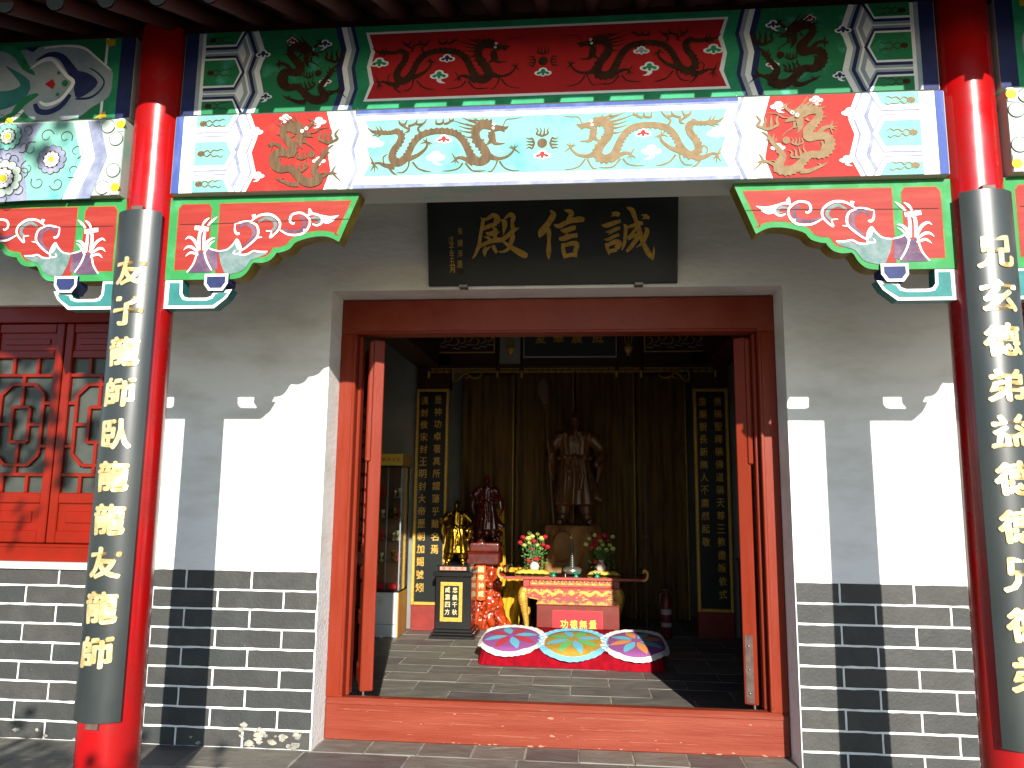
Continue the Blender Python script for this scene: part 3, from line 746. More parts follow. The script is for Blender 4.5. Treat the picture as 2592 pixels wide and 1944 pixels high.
for (box, sf, lower) in ((LB, SL, True), (UB, SU, False)):
    z0, z1 = box[2] + .0015, box[3] - .0015
    t = beam('tie_beam', box, 'lower painted beam above the door in full sun, brown dragons on pale turquoise' if lower else
             'upper painted beam above the door in shade, dark dragons on a long red panel')
    g, done = painter(sf, t)
    dv = 0 if lower else .412
    g('white', 0).poly([(-1.72, z0), (1.72, z0), (1.72, z1), (-1.72, z1)])
    P2 = g('line', 7)
    for s in (-1, 1):
        # end stripes beside the column
        B = lambda key, a, b_, ly=1: g(key, ly).poly([(s * a, z0), (s * b_, z0), (s * b_, z1), (s * a, z1)])
        if lower: B('blue', 1.72, 1.683)
        else: B('navy', 1.72, 1.655); B('grey', 1.655, 1.635)
        # cartouche column: three lozenges pointing at the middle
        H = z1 - z0; gr = 'green'
        for k, vc in enumerate((0, .5, 1.0)):
            hh = .155 * H
            xo, xi, xt = 1.618, 1.468, 1.440
            lo_, hi_ = z0 + vc * H - hh, z0 + vc * H + hh
            # outline band, then field
            def loz(e, x_o):
                a, b_ = max(z0, lo_ - e), min(z1, hi_ + e)
                if k == 1: return [(x_o, a), (xi - e * .3, a), (xt - e, z0 + .5 * H), (xi - e * .3, b_), (x_o, b_)]
                if k == 0: return [(x_o, a), (xt - e * 1.1, a), (xi - e * .2, b_), (x_o, b_)]
                return [(x_o, a), (xi - e * .2, a), (xt - e * 1.1, b_), (x_o, b_)]
            S_ = lambda pts: [(s * a, b_) for a, b_ in pts]
            if lower:
                g('lav', 1).poly(S_(loz(.030, xo))); g('white', 2).poly(S_(loz(.022, xo))); g('turq', 3).poly(S_(loz(0, xo)))
            else:
                g('grey', 1).poly(S_(loz(.036, xo))); g('navy', 2).poly(S_(loz(.024, xo))); g('white', 3).poly(S_(loz(.010, xo))); g('dgreen', 4).poly(S_(loz(0, xo)))
            vm = min(max(z0 + vc * H, z0 + .04), z1 - .04); Q = g('shaded_brown' if not lower else ('brown' if s < 0 else 'dgold'), 5)
            uc = 1.585
            for a in range(8): Q.stroke([(s * uc, vm, .004), (s * (uc + .017 * math.cos(a * .785)), vm + .014 * math.sin(a * .785), .009)], k=2)
            for sg in (-1, 1):
                Q.stroke([(s * 1.575, vm + sg * .004, .003), (s * 1.555, vm + sg * .015, .0045), (s * 1.54, vm + sg * .004, .0045), (s * 1.525, vm + sg * .016, .004), (s * 1.505, vm + sg * .012, .004), (s * 1.49, vm + sg * .020, .003), (s * 1.478, vm + sg * .012, .002)], k=4)
        # zigzag stripes, outer
        if lower:
            band(g('lav', 1), 1.386, 1.404, z0, z1, s)
            band(g('lav', 1), 1.336, 1.346, z0, z1, s, .042)
            band(g('panel_red', 1), .965, 1.318, z0, z1, s, .030, .042)
            band(g('mint', 2), .9, .958, z0, z1, s, .030, .030)
            band(g('lav', 2), .835, .852, z0, z1, s, .036, .036)
        else:
            band(g('grey', 1), 1.345, 1.415, z0, z1, s); band(g('white', 2), 1.385, 1.395, z0, z1, s)
            band(g('navy', 3), 1.357, 1.374, z0, z1, s); band(g('white', 3), 1.318, 1.33, z0, z1, s)
            band(g('dgreen', 1), .952, 1.318, z0, z1, s, .03, .042)
            band(g('navy', 2), .925, .953, z0, z1, s, .03, .03); band(g('white', 2), .90, .925, z0, z1, s, .03, .03)
            band(g('grey', 2), .88, .903, z0, z1, s, .03, .03); band(g('navy', 2), .862, .88, z0, z1, s, .03, .03)
            band(g('green', 2), .829, .862, z0, z1, s, .034, .03)
    # long middle panel
    if lower:
        g('lav', 1).poly([(-.86, z0), (.86, z0), (.86, z0 + .018), (-.86, z0 + .018)]); g('blue', 1).poly([(-.86, z1 - .016), (.86, z1 - .016), (.86, z1), (-.86, z1)])
        g('lav', 1).poly([(-.86, z1 - .028), (.86, z1 - .028), (.86, z1 - .016), (-.86, z1 - .016)])
    else:
        g('green', 1).poly([(-.86, z0), (.86, z0), (.86, z1), (-.86, z1)])
    zi, zo = (z0 + .036, z0 + .062), (z1 - .033, z1 - .057)
    fr = [zig(.800 - .0, zi[0] - .004, zo[0] + .004, s, .03) for s in (-1, 1)]
    inn = [zig(.778, zi[1] - .006, zo[1] + .006, s, .034) for s in (-1, 1)]
    if lower:
        g('white', 2).poly(fr[0] + list(reversed(fr[1]))); g('turq', 3).poly(inn[0] + list(reversed(inn[1])))
    else:
        fr = [zig(.807, zi[0], zo[0], s, .028) for s in (-1, 1)]; inn = [zig(.788, zi[0] + .012, zo[0] - .012, s, .03) for s in (-1, 1)]
        g('white', 3).poly(fr[0] + list(reversed(fr[1]))); g('beam_red', 4).poly(inn[0] + list(reversed(inn[1])))
    EY = g('white', 6)
    for s in (1, -1):
        long_dragon(g('shaded_brown' if not lower else ('brown' if s > 0 else 'dgold'), 5), EY, sf, s, dv)
    # pearl and its flames
    Q = g('brown' if lower else 'shaded_brown', 5); vp = 2.957 + dv
    Q.disc(.0, vp, .022)
    fire(Q, 0, vp + .05, .026, 0); fire(Q, -.05, vp, .024, R(90)); fire(Q, .05, vp, .024, R(-90))
    # clouds
    for s in (-1, 1):
        cloud(g('white', 4 if lower else 5), g('panel_red' if lower else ('navy' if s < 0 else 'grey'), 5 if lower else 6), s * .445, 2.983 + dv, .036 if lower else .036, tail=False)
        cloud(g('white', 4 if lower else 5), g('white' if lower else 'green', 5 if lower else 6), s * .48, 2.90 + dv, .042, s)
        cloud(g('white', 4 if lower else 5), g('white' if lower else 'green', 5 if lower else 6), s * .765, 2.973 + dv, .044, tail=False)
    cloud(g('white', 4 if lower else 5), g('panel_red' if lower else 'green', 5 if lower else 6), 0, 2.895 + dv, .038, tail=False)
    for s in (-1, 1):
        key = ('brown' if s < 0 else 'dgold') if lower else 'shaded_brown'
        coil_dragon(g(key, 5), EY, s, dv - (.0 if lower else -.006))
        inner = 'white' if lower else None
        for (u, v, r_c, kk) in [(1.33, 3.05, .036, 'navy'), (1.19, 3.115, .028, 'beam_red'), (1.03, 3.09, .034, 'navy'), (1.02, 2.90, .030, 'beam_red'), (1.305, 2.835, .030, 'navy')]:
            cloud(g('white', 5 if not lower else 4), g('pink' if lower else kk, 6 if not lower else 5), s * u, v + dv * .985, r_c, -s)
    done()

# side bays: beams painted with blossoms
z1_ = Z(0, 90, 360, 1389)
def side_bay(s):
    for (box, sf, lower) in ((LB, SL, True), (UB, SU, False)):
        z0, z1 = box[2] + .0015, box[3] - .0015
        side = 'left' if s < 0 else 'right'
        t = beam('tie_beam', box, ('lower' if lower else 'upper') + (' beam of the %s bay, painted with ' % side) + ('blossoms and pale chevrons' if lower else 'a cloud scroll in navy and grey'),
                 tuple(sorted((s * 1.975, s * 4.2))))
        g, done = painter(sf, t)
        q = lambda pts: [(-s * a[0], *a[1:]) for a in tr(sf, z1_, pts)]
        W = lambda key, ly, a, b_: g(key, ly).poly([(s * a, z0), (s * b_, z0), (s * b_, z1), (s * a, z1)])
        if lower:
            W('mint', 0, 1.976, 4.19)
            g('turq', 1).poly(q([(600, 1600, 1), (800, 1220, 1), (720, 850, 1), (420, 860, 1), (230, 1180, 1), (270, 1610, 1)]))
            g('white', 2).poly(q([(725, 845, 1), (800, 1215, 1), (610, 1600, 1), (740, 1595, 1), (930, 1200, 1), (860, 840, 1)]))
            g('lav', 2).poly(q([(860, 840, 1), (930, 1200, 1), (740, 1595, 1), (880, 1590, 1), (1050, 1180, 1), (980, 835, 1)]))
            x_l = sorted((s * 2.44, s * 4.19))
            g('lav', 1).poly(q([(230, 1180, 1), (420, 855, 1), (-2600, 1010, 1), (-2600, 1800, 1), (270, 1610, 1)]))
            def flower(u, v, r, col, col2):
                for k in range(12):
                    a = k * math.pi / 6; g('line', 3).disc(u + .72 * r * math.cos(a), v + .72 * r * math.sin(a), .245 * r, n=12); g(col, 4).disc(u + .72 * r * math.cos(a), v + .72 * r * math.sin(a), .205 * r, n=12)
                g('line', 5).disc(u, v, .55 * r)
                for k in range(10):
                    a = k * math.pi / 5 + .2; g(col2, 6).disc(u + .38 * r * math.cos(a), v + .38 * r * math.sin(a), .125 * r, n=10)
                g('white', 6).disc(u, v, .24 * r); g('yellow', 7).disc(u, v, .19 * r)
            def curls(u, v, r, n=8):
                for k in range(n):
                    a = 2 * math.pi * k / n + .3; cu, cv = u + r * math.cos(a), v + r * math.sin(a)
                    pts = []
                    for j in range(9):
                        th = a - 1.6 + j * .75; rr = r * .30 * (1 - j * .085)
                        pts.append((cu + rr * math.cos(th), cv + rr * math.sin(th), .0042 * (1 - j * .06)))
                    g('line', 3).stroke(pts, k=3)
            for (fx, fy, rr, c1, c2) in [(510, 1215, .078, 'lav', 'white'), (95, 900, .075, 'turq', 'mint'), (20, 1570, .1, 'mint', 'white'), (-420, 1280, .08, 'lav', 'white'), (-900, 1000, .08, 'turq', 'mint'), (-900, 1560, .08, 'mint', 'white')]:
                u, v = q([(fx, fy, 1)])[0][:2]; v = min(max(v, z0 + rr * .95), z1 - rr * .95)
                flower(u, v, rr, c1, c2)
                if fx == 510: curls(u, v, .125)
                else: curls(u, v, min(.11, (z1 - z0) / 2 - .03) * .9, 7)
            for (cx, cy, r_, y_) in [(s * 1.99, z1 - .03, .032, 0), (s * 1.99, z0 + .035, .042, 0)]:
                for (dx, dy) in ((.065, -.0), (.02, -.07 if cy > 2.95 else .085)):
                    g('line', 3).disc(cx + s * dx, min(max(cy + dy, z0 + .036), z1 - .036), .035); g('mint', 4).disc(cx + s * dx, min(max(cy + dy, z0 + .036), z1 - .036), .032)
                pts = [(cx + s * r_ * math.sin(a * .349), min(max(cy - r_ * math.cos(a * .349), z0 + .001), z1 - .001)) for a in range(10)]
                g('white', 5).poly([(cx - s * .012, pts[0][1])] + pts + [(cx - s * .012, pts[-1][1])]); g('yellow', 6).disc(cx + s * .002, min(max(cy, z0 + .028), z1 - .028), .022)
        else:
            W('navy', 0, 1.976, 2.05); W('green', 0, 2.05, 2.115); W('white', 0, 2.115, 2.128); W('dgreen', 0, 2.128, 4.19)
            g('grey', 1).poly(smooth(q([(1090, 330, 1), (960, 230, 1), (830, 110, 1), (650, 90, 1), (420, 110, 1), (200, 150, 1), (-200, 160, 1), (-700, 200, 1), (-700, 840, 1), (-100, 830, 1), (60, 780, 1), (200, 720, 1), (300, 810, 1), (500, 840, 1), (760, 800, 1), (900, 700, 1), (1060, 600, 1), (1100, 450, 1)]), 3, True))
            g('dgreen', 2).poly(smooth(q([(150, 190, 1), (200, 150, 1), (280, 280, 1), (350, 390, 1), (220, 330, 1)]), 3, True))
            g('dgreen', 2).poly(smooth(q([(100, 800, 1), (190, 640, 1), (330, 570, 1), (380, 585, 1), (240, 690, 1), (170, 800, 1)]), 3, True))
            g('navy', 3).stroke(q([(360, 250, 8 * .001), (480, 190, .022), (600, 210, .034), (690, 320, .045), (760, 430, .060), (850, 440, .058), (955, 460, .003)]), k=4)
            g('navy', 3).poly(smooth(q([(740, 370, 1), (860, 370, 1), (960, 460, 1), (860, 570, 1), (740, 600, 1)]), 3, True))
            g('navy', 3).stroke(q([(345, 670, .02), (380, 740, .028), (480, 750, .028), (600, 690, .026), (690, 580, .02)]), k=4)
            g('white', 3).stroke(q([(300, 330, .004), (420, 250, .02), (520, 240, .02), (600, 330, .018), (660, 400, .018), (720, 460, .02), (660, 560, .018), (580, 640, .018), (460, 680, .018), (390, 650, .01)]), k=4)
            for (a, b_, rr) in [(640, 470, .016), (580, 370, .009), (570, 580, .009)]:
                u, v = q([(a, b_, 1)])[0][:2]; g('dgreen', 5).disc(u, v, rr)
            g('beam_red', 5).poly(q([(445, 480, 1), (520, 530, 1), (545, 480, 1), (520, 430, 1)]))
            g('yellow', 2).poly(q([(1030, 40, 1), (1135, 40, 1), (1130, 100, 1), (1060, 110, 1)]))
            g('yellow', 2).poly(q([(920, 810, 1), (1030, 740, 1), (1045, 800, 1)]))
            g('teal', 2).stroke(q([(60, 300, .004), (250, 470, .05), (150, 600, .08), (-100, 640, .10), (-500, 560, .05)]), k=4)
            g('white', 2).stroke(q([(1085, 340, .004), (940, 215, .012), (820, 125, .013), (640, 105, .010), (440, 125, .008)]), k=4)
            g('navy', 2).stroke(q([(740, 620, .010), (880, 610, .012), (980, 540, .010), (1020, 450, .008), (960, 370, .008), (880, 320, .006)]), k=4)
            g('green', 2).stroke(q([(30, 130, .03), (120, 150, .04), (190, 220, .03)]), k=3)
            g('navy', 2).poly(q([(250, 120, 1), (400, 105, 1), (330, 165, 1), (290, 155, 1)]))
            g('white', 2).stroke(q([(90, 840, .018), (170, 790, .02), (230, 730, .016)]), k=3); g('yellow', 3).disc(*q([(95, 845, 1)])[0][:2], .02)
        done()
side_bay(-1); side_bay(1)

# ---------------------------------------------------------------- carved brackets under the lower beam
ZB = Z(400, 450, 1000, 1531)
BY0, BY1 = CY - .045, CY + .035
SBk = Surf((0, BY0, 0))
def bracket():
    t = thing('corner_bracket', (-1.70, CY, 2.36), 'red and green carved bracket under the beam end, right of the left column', 'bracket', 'carved corner brackets under the beams')
    uv = lambda pts: tr(SBk, ZB, pts)
    top = 2.762
    edge = smooth(uv([(1165, 412), (1100, 382), (1020, 380), (950, 395), (900, 412)]), 3) + smooth(uv([(880, 425), (850, 460), (800, 480), (765, 485)]), 3) + \
           smooth(uv([(752, 505), (720, 535), (670, 550), (620, 547)]), 3) + smooth(uv([(606, 560), (575, 610), (530, 645), (470, 655)]), 3)
    tipb = SBk.uv(ZB((1170, 412))); tipt = (tipb[0] + .088, top)
    x0 = -1.745; zb = edge[-1][1]
    outer = [tipt, tipb] + edge + [(x0, zb), (x0, top)]
    MB().prism(outer, BY0, BY1).build('board', M['mustard'], t)
    G = Paint(SBk, .0012); G.poly(outer); G.build('painted_border', M['edge_green'], t)
    # red fields
    F = Paint(SBk, .0026); Yl = Paint(SBk, .0018)
    def inset(pts, d):
        n = len(pts); cxx = sum(p[0] for p in pts) / n; czz = sum(p[1] for p in pts) / n; out = []
        ar = sum(pts[i][0] * pts[(i + 1) % n][1] - pts[(i + 1) % n][0] * pts[i][1] for i in range(n)); sg = 1 if ar > 0 else -1
        for i in range(n):
            a, b_, c = pts[i - 1], pts[i], pts[(i + 1) % n]
            e1 = Vector((b_[0] - a[0], b_[1] - a[1])).normalized(); e2 = Vector((c[0] - b_[0], c[1] - b_[1])).normalized()
            n1 = Vector((-e1.y, e1.x)) * sg; n2 = Vector((-e2.y, e2.x)) * sg; q = (n1 + n2); q = q / max(.35, q.length_squared / 2) if q.length > 1e-6 else n1
            out.append((b_[0] + q.x * d, b_[1] + q.y * d))
        return out
    xd = -1.522
    x0 = -1.722
    f1 = [(x0 + .024, zb + .048), (xd - .018, zb + .048), (xd - .018, top - .055), (xd - .032, top - .034), (x0 + .04, top - .034), (x0 + .024, top - .055)]
    inn = [tipt, tipb] + [p for p in edge if p[0] > xd]
    f2 = inset([tipt, tipb] + [p for p in edge] + [(xd - .005, zb), (xd - .005, top)], .028)
    f2 = [(max(p[0], xd + .014), min(p[1], top - .034)) for p in f2]
    for f in (f1, f2): Yl.poly(inset(f, -.004)); F.poly(f)
    Yl.build('painted_line', M['mustard'], t); F.build('painted_field', M['bracket_red'], t)
    Wt = Paint(SBk, .0048); Pu = Paint(SBk, .0034); Tl = Paint(SBk, .0040)
    k = .00058
    q = lambda pts: [(a, b_, w_ * k) for a, b_, w_ in uv(pts)]
    S2 = lambda pts, P=Wt: P.stroke(q(pts), k=4)
    # vase and leaves
    Pu.poly(uv([(200, 615), (255, 540), (262, 480), (300, 480), (330, 450), (385, 480), (385, 590), (350, 600), (345, 612)]))
    S2([(190, 612, 10), (230, 560, 14), (252, 500, 14), (258, 470, 8)]); S2([(350, 600, 10), (320, 545, 14), (305, 490, 14), (315, 450, 12), (350, 465, 12), (395, 475, 10)])
    for pts in [[(265, 470, 14), (240, 410, 24), (205, 385, 18), (180, 400, 3)], [(260, 480, 14), (220, 450, 22), (190, 450, 16), (168, 470, 3)], [(262, 500, 14), (215, 485, 20), (180, 510, 3)], [(300, 470, 14), (320, 420, 24), (350, 395, 16), (372, 392, 3)], [(300, 490, 14), (340, 430, 14), (370, 410, 3)], [(270, 470, 18), (268, 400, 26), (275, 350, 22)], [(295, 470, 16), (300, 400, 24), (305, 350, 20)]]: S2(pts)
    for pts in [[(240, 325, 34), (290, 330, 36), (330, 335, 34)], [(260, 315, 20), (290, 350, 26)], [(290, 310, 16), (310, 280, 20), (335, 262, 8)], [(325, 310, 16), (355, 280, 20), (385, 255, 5)]]: S2(pts)
    # scrolling vine
    S2([(500, 300, 8), (540, 290, 16), (590, 285, 16), (640, 310, 18), (650, 360, 18), (630, 400, 16), (560, 460, 14), (530, 470, 12)])
    S2([(520, 330, 20), (560, 300, 24), (610, 320, 30), (620, 370, 30), (590, 420, 24), (545, 445, 10)], Pu)
    S2([(500, 300, 8), (500, 345, 16), (515, 365, 20), (530, 360, 14)]); 
    S2([(600, 285, 10), (660, 245, 18), (730, 240, 20), (785, 280, 18), (785, 330, 16), (740, 380, 14), (725, 385, 12), (735, 350, 10), (700, 345, 8)])
    S2([(650, 290, 16), (700, 260, 26), (750, 280, 28), (760, 320, 26), (730, 350, 20)], Tl)
    S2([(790, 340, 10), (850, 370, 16), (930, 365, 18), (975, 320, 18), (980, 270, 16), (930, 230, 18), (870, 240, 18), (855, 280, 18), (875, 300, 14), (885, 290, 6)])
    S2([(800, 335, 14), (870, 350, 22), (930, 335, 26), (950, 290, 24), (920, 250, 20)], Pu)
    S2([(960, 250, 14), (1000, 235, 18), (1050, 250, 16), (1060, 290, 16), (1030, 310, 16), (1000, 300, 10)]); S2([(985, 265, 14), (1030, 260, 20), (1045, 290, 16), (1015, 290, 6)], Tl)
    for pts in [[(1050, 250, 26), (1110, 265, 36), (1170, 245, 4)], [(1060, 280, 24), (1100, 290, 20), (1140, 275, 4)], [(620, 240, 30), (625, 270, 18)], [(980, 200, 8), (985, 225, 34), (985, 240, 20)], [(510, 400, 10), (515, 430, 30), (530, 460, 30)], [(640, 390, 14), (675, 385, 4)], [(940, 340, 16), (975, 335, 4)]]: S2(pts)
    Tl.poly(smooth(uv([(395, 480), (440, 470), (480, 430), (510, 400), (535, 450), (540, 490), (590, 500), (640, 480), (700, 480), (700, 495), (640, 520), (600, 535), (560, 590), (510, 615), (430, 615)]), 2, True))
    S2([(400, 475, 10), (450, 465, 12), (490, 430, 12), (512, 398, 8), (535, 440, 12), (530, 490, 14), (490, 490, 10), (500, 470, 8)]); S2([(530, 500, 10), (580, 495, 14), (620, 475, 14), (660, 480, 14), (710, 478, 8)])
    Cr = Paint(SBk, .0060); Cr.stroke([(*SBk.uv(ZB(p)), .0022) for p in ((145, 303), (400, 297), (700, 285), (950, 275), (1240, 268))], k=2); Cr.build('board_joint', M['line'], t)
    tag(Pu.build('painted_shade', M['purple'], t), kind='stuff'); tl_ = Tl.build('painted_cloud', M['teal'] if False else mat('paint_sea', (.15, .20, .20), .6, c2=(.07, .14, .13), scale=20, spec=.2), t); tag(tl_, kind='stuff'); tag(Wt.build('painted_scroll', M['white'], t), kind='stuff')
    # hook block below: an open U that lets the sun through
    zt = zb - .001; zc = 2.232; xr = -1.452; xi0 = -1.628; xi1 = -1.545
    hook = [(x0 - .02, zt), (x0 + .066, zt), (x0 + .068, zt - .062), (x0 + .080, zt - .079), (x0 + .10, zt - .084), (-1.535, zt - .084), (-1.515, zt - .076), (-1.505, zt - .055), (xr + .035, zt - .045), (xr + .012, zt - .085), (xr - .045, zc), (x0 - .02, zc)]
    hb = MB().prism(hook, BY0 + .004, BY1 - .018).build('hook_block', M['teal'], t)
    hw_ = Paint(SBk, -.004 + .0006); hw_.poly(hook); hw_.build('painted_border', M['white'], hb)
    hk = Paint(SBk, -.004 + .0022)
    hk.poly([(x0 + .004, zt - .012), (x0 + .054, zt - .012), (x0 + .056, zt - .066), (x0 + .072, zt - .091), (x0 + .098, zt - .097), (-1.535, zt - .097), (-1.507, zt - .088), (-1.494, zt - .066), (xr + .016, zt - .060), (xr - .004, zt - .086), (xr - .052, zc + .014), (x0 + .004, zc + .014)])
    hk.build('painted_field', M['teal'], hb)
    kb = MB().prism([(-1.542, zt + .022), (-1.430, zt + .022), (-1.430, zt - .022), (-1.452, zt - .056), (-1.520, zt - .056), (-1.542, zt - .026)], BY0 - .016, BY1 - .018).build('hook_end', M['navy'], t)
    kw = Paint(Surf((0, BY0 - .016, 0)), .0006); kw.poly([(-1.542, zt + .022), (-1.430, zt + .022), (-1.430, zt - .022), (-1.452, zt - .056), (-1.520, zt - .056), (-1.542, zt - .026)]); kw.build('painted_border', M['white'], kb)
    kp = Paint(Surf((0, BY0 - .016, 0)), .0022); kp.poly([(-1.530, zt + .010), (-1.442, zt + .010), (-1.442, zt - .018), (-1.460, zt - .044), (-1.512, zt - .044), (-1.530, zt - .022)]); kp.build('painted_field', M['navy'], kb)
    return t
b1 = bracket()
b2 = copy_tree(b1); b2.scale = (-1, 1, 1); b2.location.x = 1.70; b2['label'] = 'red and green carved bracket under the beam end, left of the right column'
b3 = copy_tree(b1); b3.scale = (-1, 1, 1); b3.location.x = -2.0; b3['label'] = 'carved bracket with white scrolls at the far left edge, in front of the lattice window'
b4 = copy_tree(b1); b4.location.x = 2.0; b4['label'] = 'sliver of carved bracket at the far right edge, right of the right column'

# ---------------------------------------------------------------- name plaque
PO = Vector((0, -.222, 2.622)); PV = Vector((0, -.135, .52)).normalized(); PH = .56
SP = Surf(PO, (1, 0, 0), PV)
pq = thing('name_plaque', (0, -.20, 2.62), 'large black name plaque above the doorway with three gold characters 誠信殿', 'plaque')
mb = MB(); Mx = Matrix(((1, 0, 0, 0), (0, PV.y, -SP.N.y * -1, PO.y), (0, PV.z, SP.N.z, PO.z), (0, 0, 0, 1)))
Mx = Matrix(((1, PV.x, SP.N.x, PO.x), (0, PV.y, SP.N.y, PO.y), (0, PV.z, SP.N.z, PO.z), (0, 0, 0, 1)))
mb.box(-.727, .727, 0, PH, -.035, 0, .004, Mx)
mb.build('board', M['plaque'], pq)
for u in (-.515, .505): bx('peg', M['iron'], pq, u - .025, u + .025, -.26, WY, 2.605, 2.621, .002)
bx('peg', M['board'], pq, .70, .718, -.26, -.22, 2.86, 2.89, .002)
STK = [(Z(1180, 520, 1360, 1991), [
 [(480,370,90),(455,600,100),(400,850,90),(370,1080,95),(310,1250,90),(240,1410,60),(160,1495,8)],
 [(400,350,20),(560,390,70),(700,300,110),(800,280,120),(870,380,170),(840,500,140)],
 [(860,520,90),(700,560,110),(560,620,100),(450,680,60)],
 [(730,610,20),(820,690,110),(810,800,110),(810,930,100)],
 [(550,745,10),(640,800,110),(800,770,120),(935,745,10)],
 [(490,880,10),(600,900,70),(670,960,80)],
 [(380,1150,90),(600,1040,100),(850,970,130),(1000,960,120),(1200,820,110),(1330,700,120),(1490,630,10)],
 [(550,1150,30),(520,1290,110),(530,1450,10)], [(530,1290,60),(620,1200,60),(705,1140,10)],
 [(745,1115,70),(790,1200,110),(860,1340,60)],
 [(945,410,20),(1060,450,120),(1080,560,130),(1040,830,10)],
 [(1055,395,15),(1180,290,90),(1270,260,120),(1320,350,130),(1290,500,90),(1310,640,120)],
 [(1280,760,70),(1310,880,120),(1260,1050,110),(1180,1220,90),(1020,1300,60),(890,1285,8)],
 [(990,980,50),(1230,1150,110),(1450,1290,160),(1620,1380,170),(1720,1410,100)]]),
 (Z(1340, 520, 1520, 1991), [
 [(580,135,15),(670,260,150),(540,490,150),(340,760,180),(280,905,20)],
 [(530,650,120),(550,800,120),(550,1000,90),(540,1300,130),(540,1510,30)],
 [(965,130,10),(1120,170,120),(1180,250,130),(1060,400,60)],
 [(690,530,30),(830,580,120),(1100,450,120),(1400,390,150),(1540,410,100)],
 [(880,680,50),(1000,710,120),(1220,630,120),(1300,630,90)],
 [(1080,790,60),(1000,850,50)],
 [(830,930,70),(950,930,130),(1200,850,110),(1350,840,110)],
 [(930,1060,60),(950,1250,110),(1010,1480,90)],
 [(930,1130,90),(1230,1060,120),(1330,1110,130),(1270,1320,120)],
 [(1010,1420,100),(1200,1380,110),(1340,1400,110)]]),
 (Z(1500, 510, 1680, 1866), [
 [(490,285,10),(600,320,110),(710,350,90)],[(480,385,8),(560,360,60)],
 [(230,620,10),(370,630,110),(600,550,100),(740,510,70)],
 [(345,800,8),(470,790,80),(600,730,90),(720,690,60)],[(410,880,6),(500,810,40)],
 [(295,990,8),(400,1000,70),(560,920,80),(700,870,60)],
 [(350,1090,50),(380,1200,90),(440,1410,20)],
 [(370,1160,80),(590,1060,120),(690,1110,150),(620,1240,120)],
 [(410,1310,100),(640,1270,90)],
 [(815,590,15),(870,680,90),(850,950,80),(825,1130,80),(760,1285,25)],
 [(900,680,60),(1100,620,90),(1200,570,110),(1320,580,70)],
 [(890,160,20),(1030,230,120),(1130,480,90),(1190,680,130),(1280,950,110),(1340,1120,110),(1480,1380,120),(1590,1540,15)],
 [(1575,1490,60),(1600,1350,60),(1608,1170,8)],
 [(1130,720,70),(1010,900,90),(920,970,100)],[(920,990,60),(1100,900,90),(1190,930,100),(1060,1120,110),(980,1220,100),(890,1320,60)],
 [(1365,680,15),(1430,770,110),(1370,970,100),(1280,1110,70),(1130,1215,8)],
 [(1275,345,12),(1400,390,100),(1490,450,50)],[(1305,465,8),(1400,420,60)]])]
for (zz, strokes), ch_ in zip(STK, '殿信誠'):
    P_ = Paint(SP, .006)
    k = (180 / (1991 if zz((1, 0))[0] < 1500 else 1866)) * 4.75 / CF * .98
    for st in strokes:
        P_.h += .00008
        P_.stroke([(*SP.uv(zz(p)), p[2] * k) for p in st], k=5, deep=.006)
    P_.build('character', M['gold_paint'], pq)
ZP = Z(1050, 490, 1750, 2212)
for txt, col in (('朱錦洋題', [(362, 300), (362, 395), (362, 480), (362, 565)]), ('戊子年五月', [(290, 370), (293, 430), (296, 485), (299, 545), (300, 605)])):
    mb = MB()
    for c_, p in zip(txt, col):
        u, v = SP.uv(ZP(p)); write(mb, c_, lambda a, b_, h, u=u, v=v: SP.P(u + a, v + b_, .0015 + h), .030, .042, .0, .0, rough=.08)
    mb.build('signature', M['gold_paint'], pq, kind='stuff')
u, v = SP.uv(ZP((372, 625))); P_ = Paint(SP, .0015); P_.poly([(u - .013, v - .013), (u + .013, v - .013), (u + .013, v + .013), (u - .013, v + .013)]); P_.build('seal', M['rafter'], pq)

# ---------------------------------------------------------------- eaves
rf = thing('eave_roof', (0, -1.0, 3.4), 'dark red roof eave with round and square rafters over the porch', 'roof')
y_e, z_e, sl = -1.8, 3.42, .45
mb = MB(); y2 = .2
mb.tube([(0, y_e, z_e), (0, y2, z_e + sl * (y2 - y_e))], .038, 12)
x = -.4485 - 17 * .2237; r0 = None; f0 = None; e0 = None
for i in range(38):
    loc = Vector((x, y_e, z_e))
    if r0 is None:
        m1 = MB(); m1.tube([(x, y_e, z_e), (x, y2, z_e + sl * (y2 - y_e))], .038, 12); r0 = m1.build('round_rafter', M['rafter'], rf, loc=loc)
        e0 = MB().tube([(x, y_e - .003, z_e), (x, y_e + .001, z_e)], .0375, 14).build('rafter_end', M['rafter_end'], r0, loc=loc)
        m2 = MB(); sl2 = .25
        def fb(a, b_, za, zb_):
            return [(x - .034, a, za), (x + .034, a, za), (x + .034, a, za + .075), (x - .034, a, za + .075), (x - .034, b_, zb_), (x + .034, b_, zb_), (x + .034, b_, zb_ + .075), (x - .034, b_, zb_ + .075)]
        m2.add(fb(-2.2, -1.0, 3.488, 3.488 + 1.2 * sl2), [(0, 1, 2, 3), (7, 6, 5, 4), (0, 4, 5, 1), (1, 5, 6, 2), (2, 6, 7, 3), (3, 7, 4, 0)])
        f0 = m2.build('flying_rafter', M['rafter'], rf, loc=(x, -2.2, 3.488))
    else:
        a = share(r0, 'round_rafter', rf, loc); share(e0, 'rafter_end', a, loc)
        share(f0, 'flying_rafter', rf, (x, -2.2, 3.488))
    x += .2237
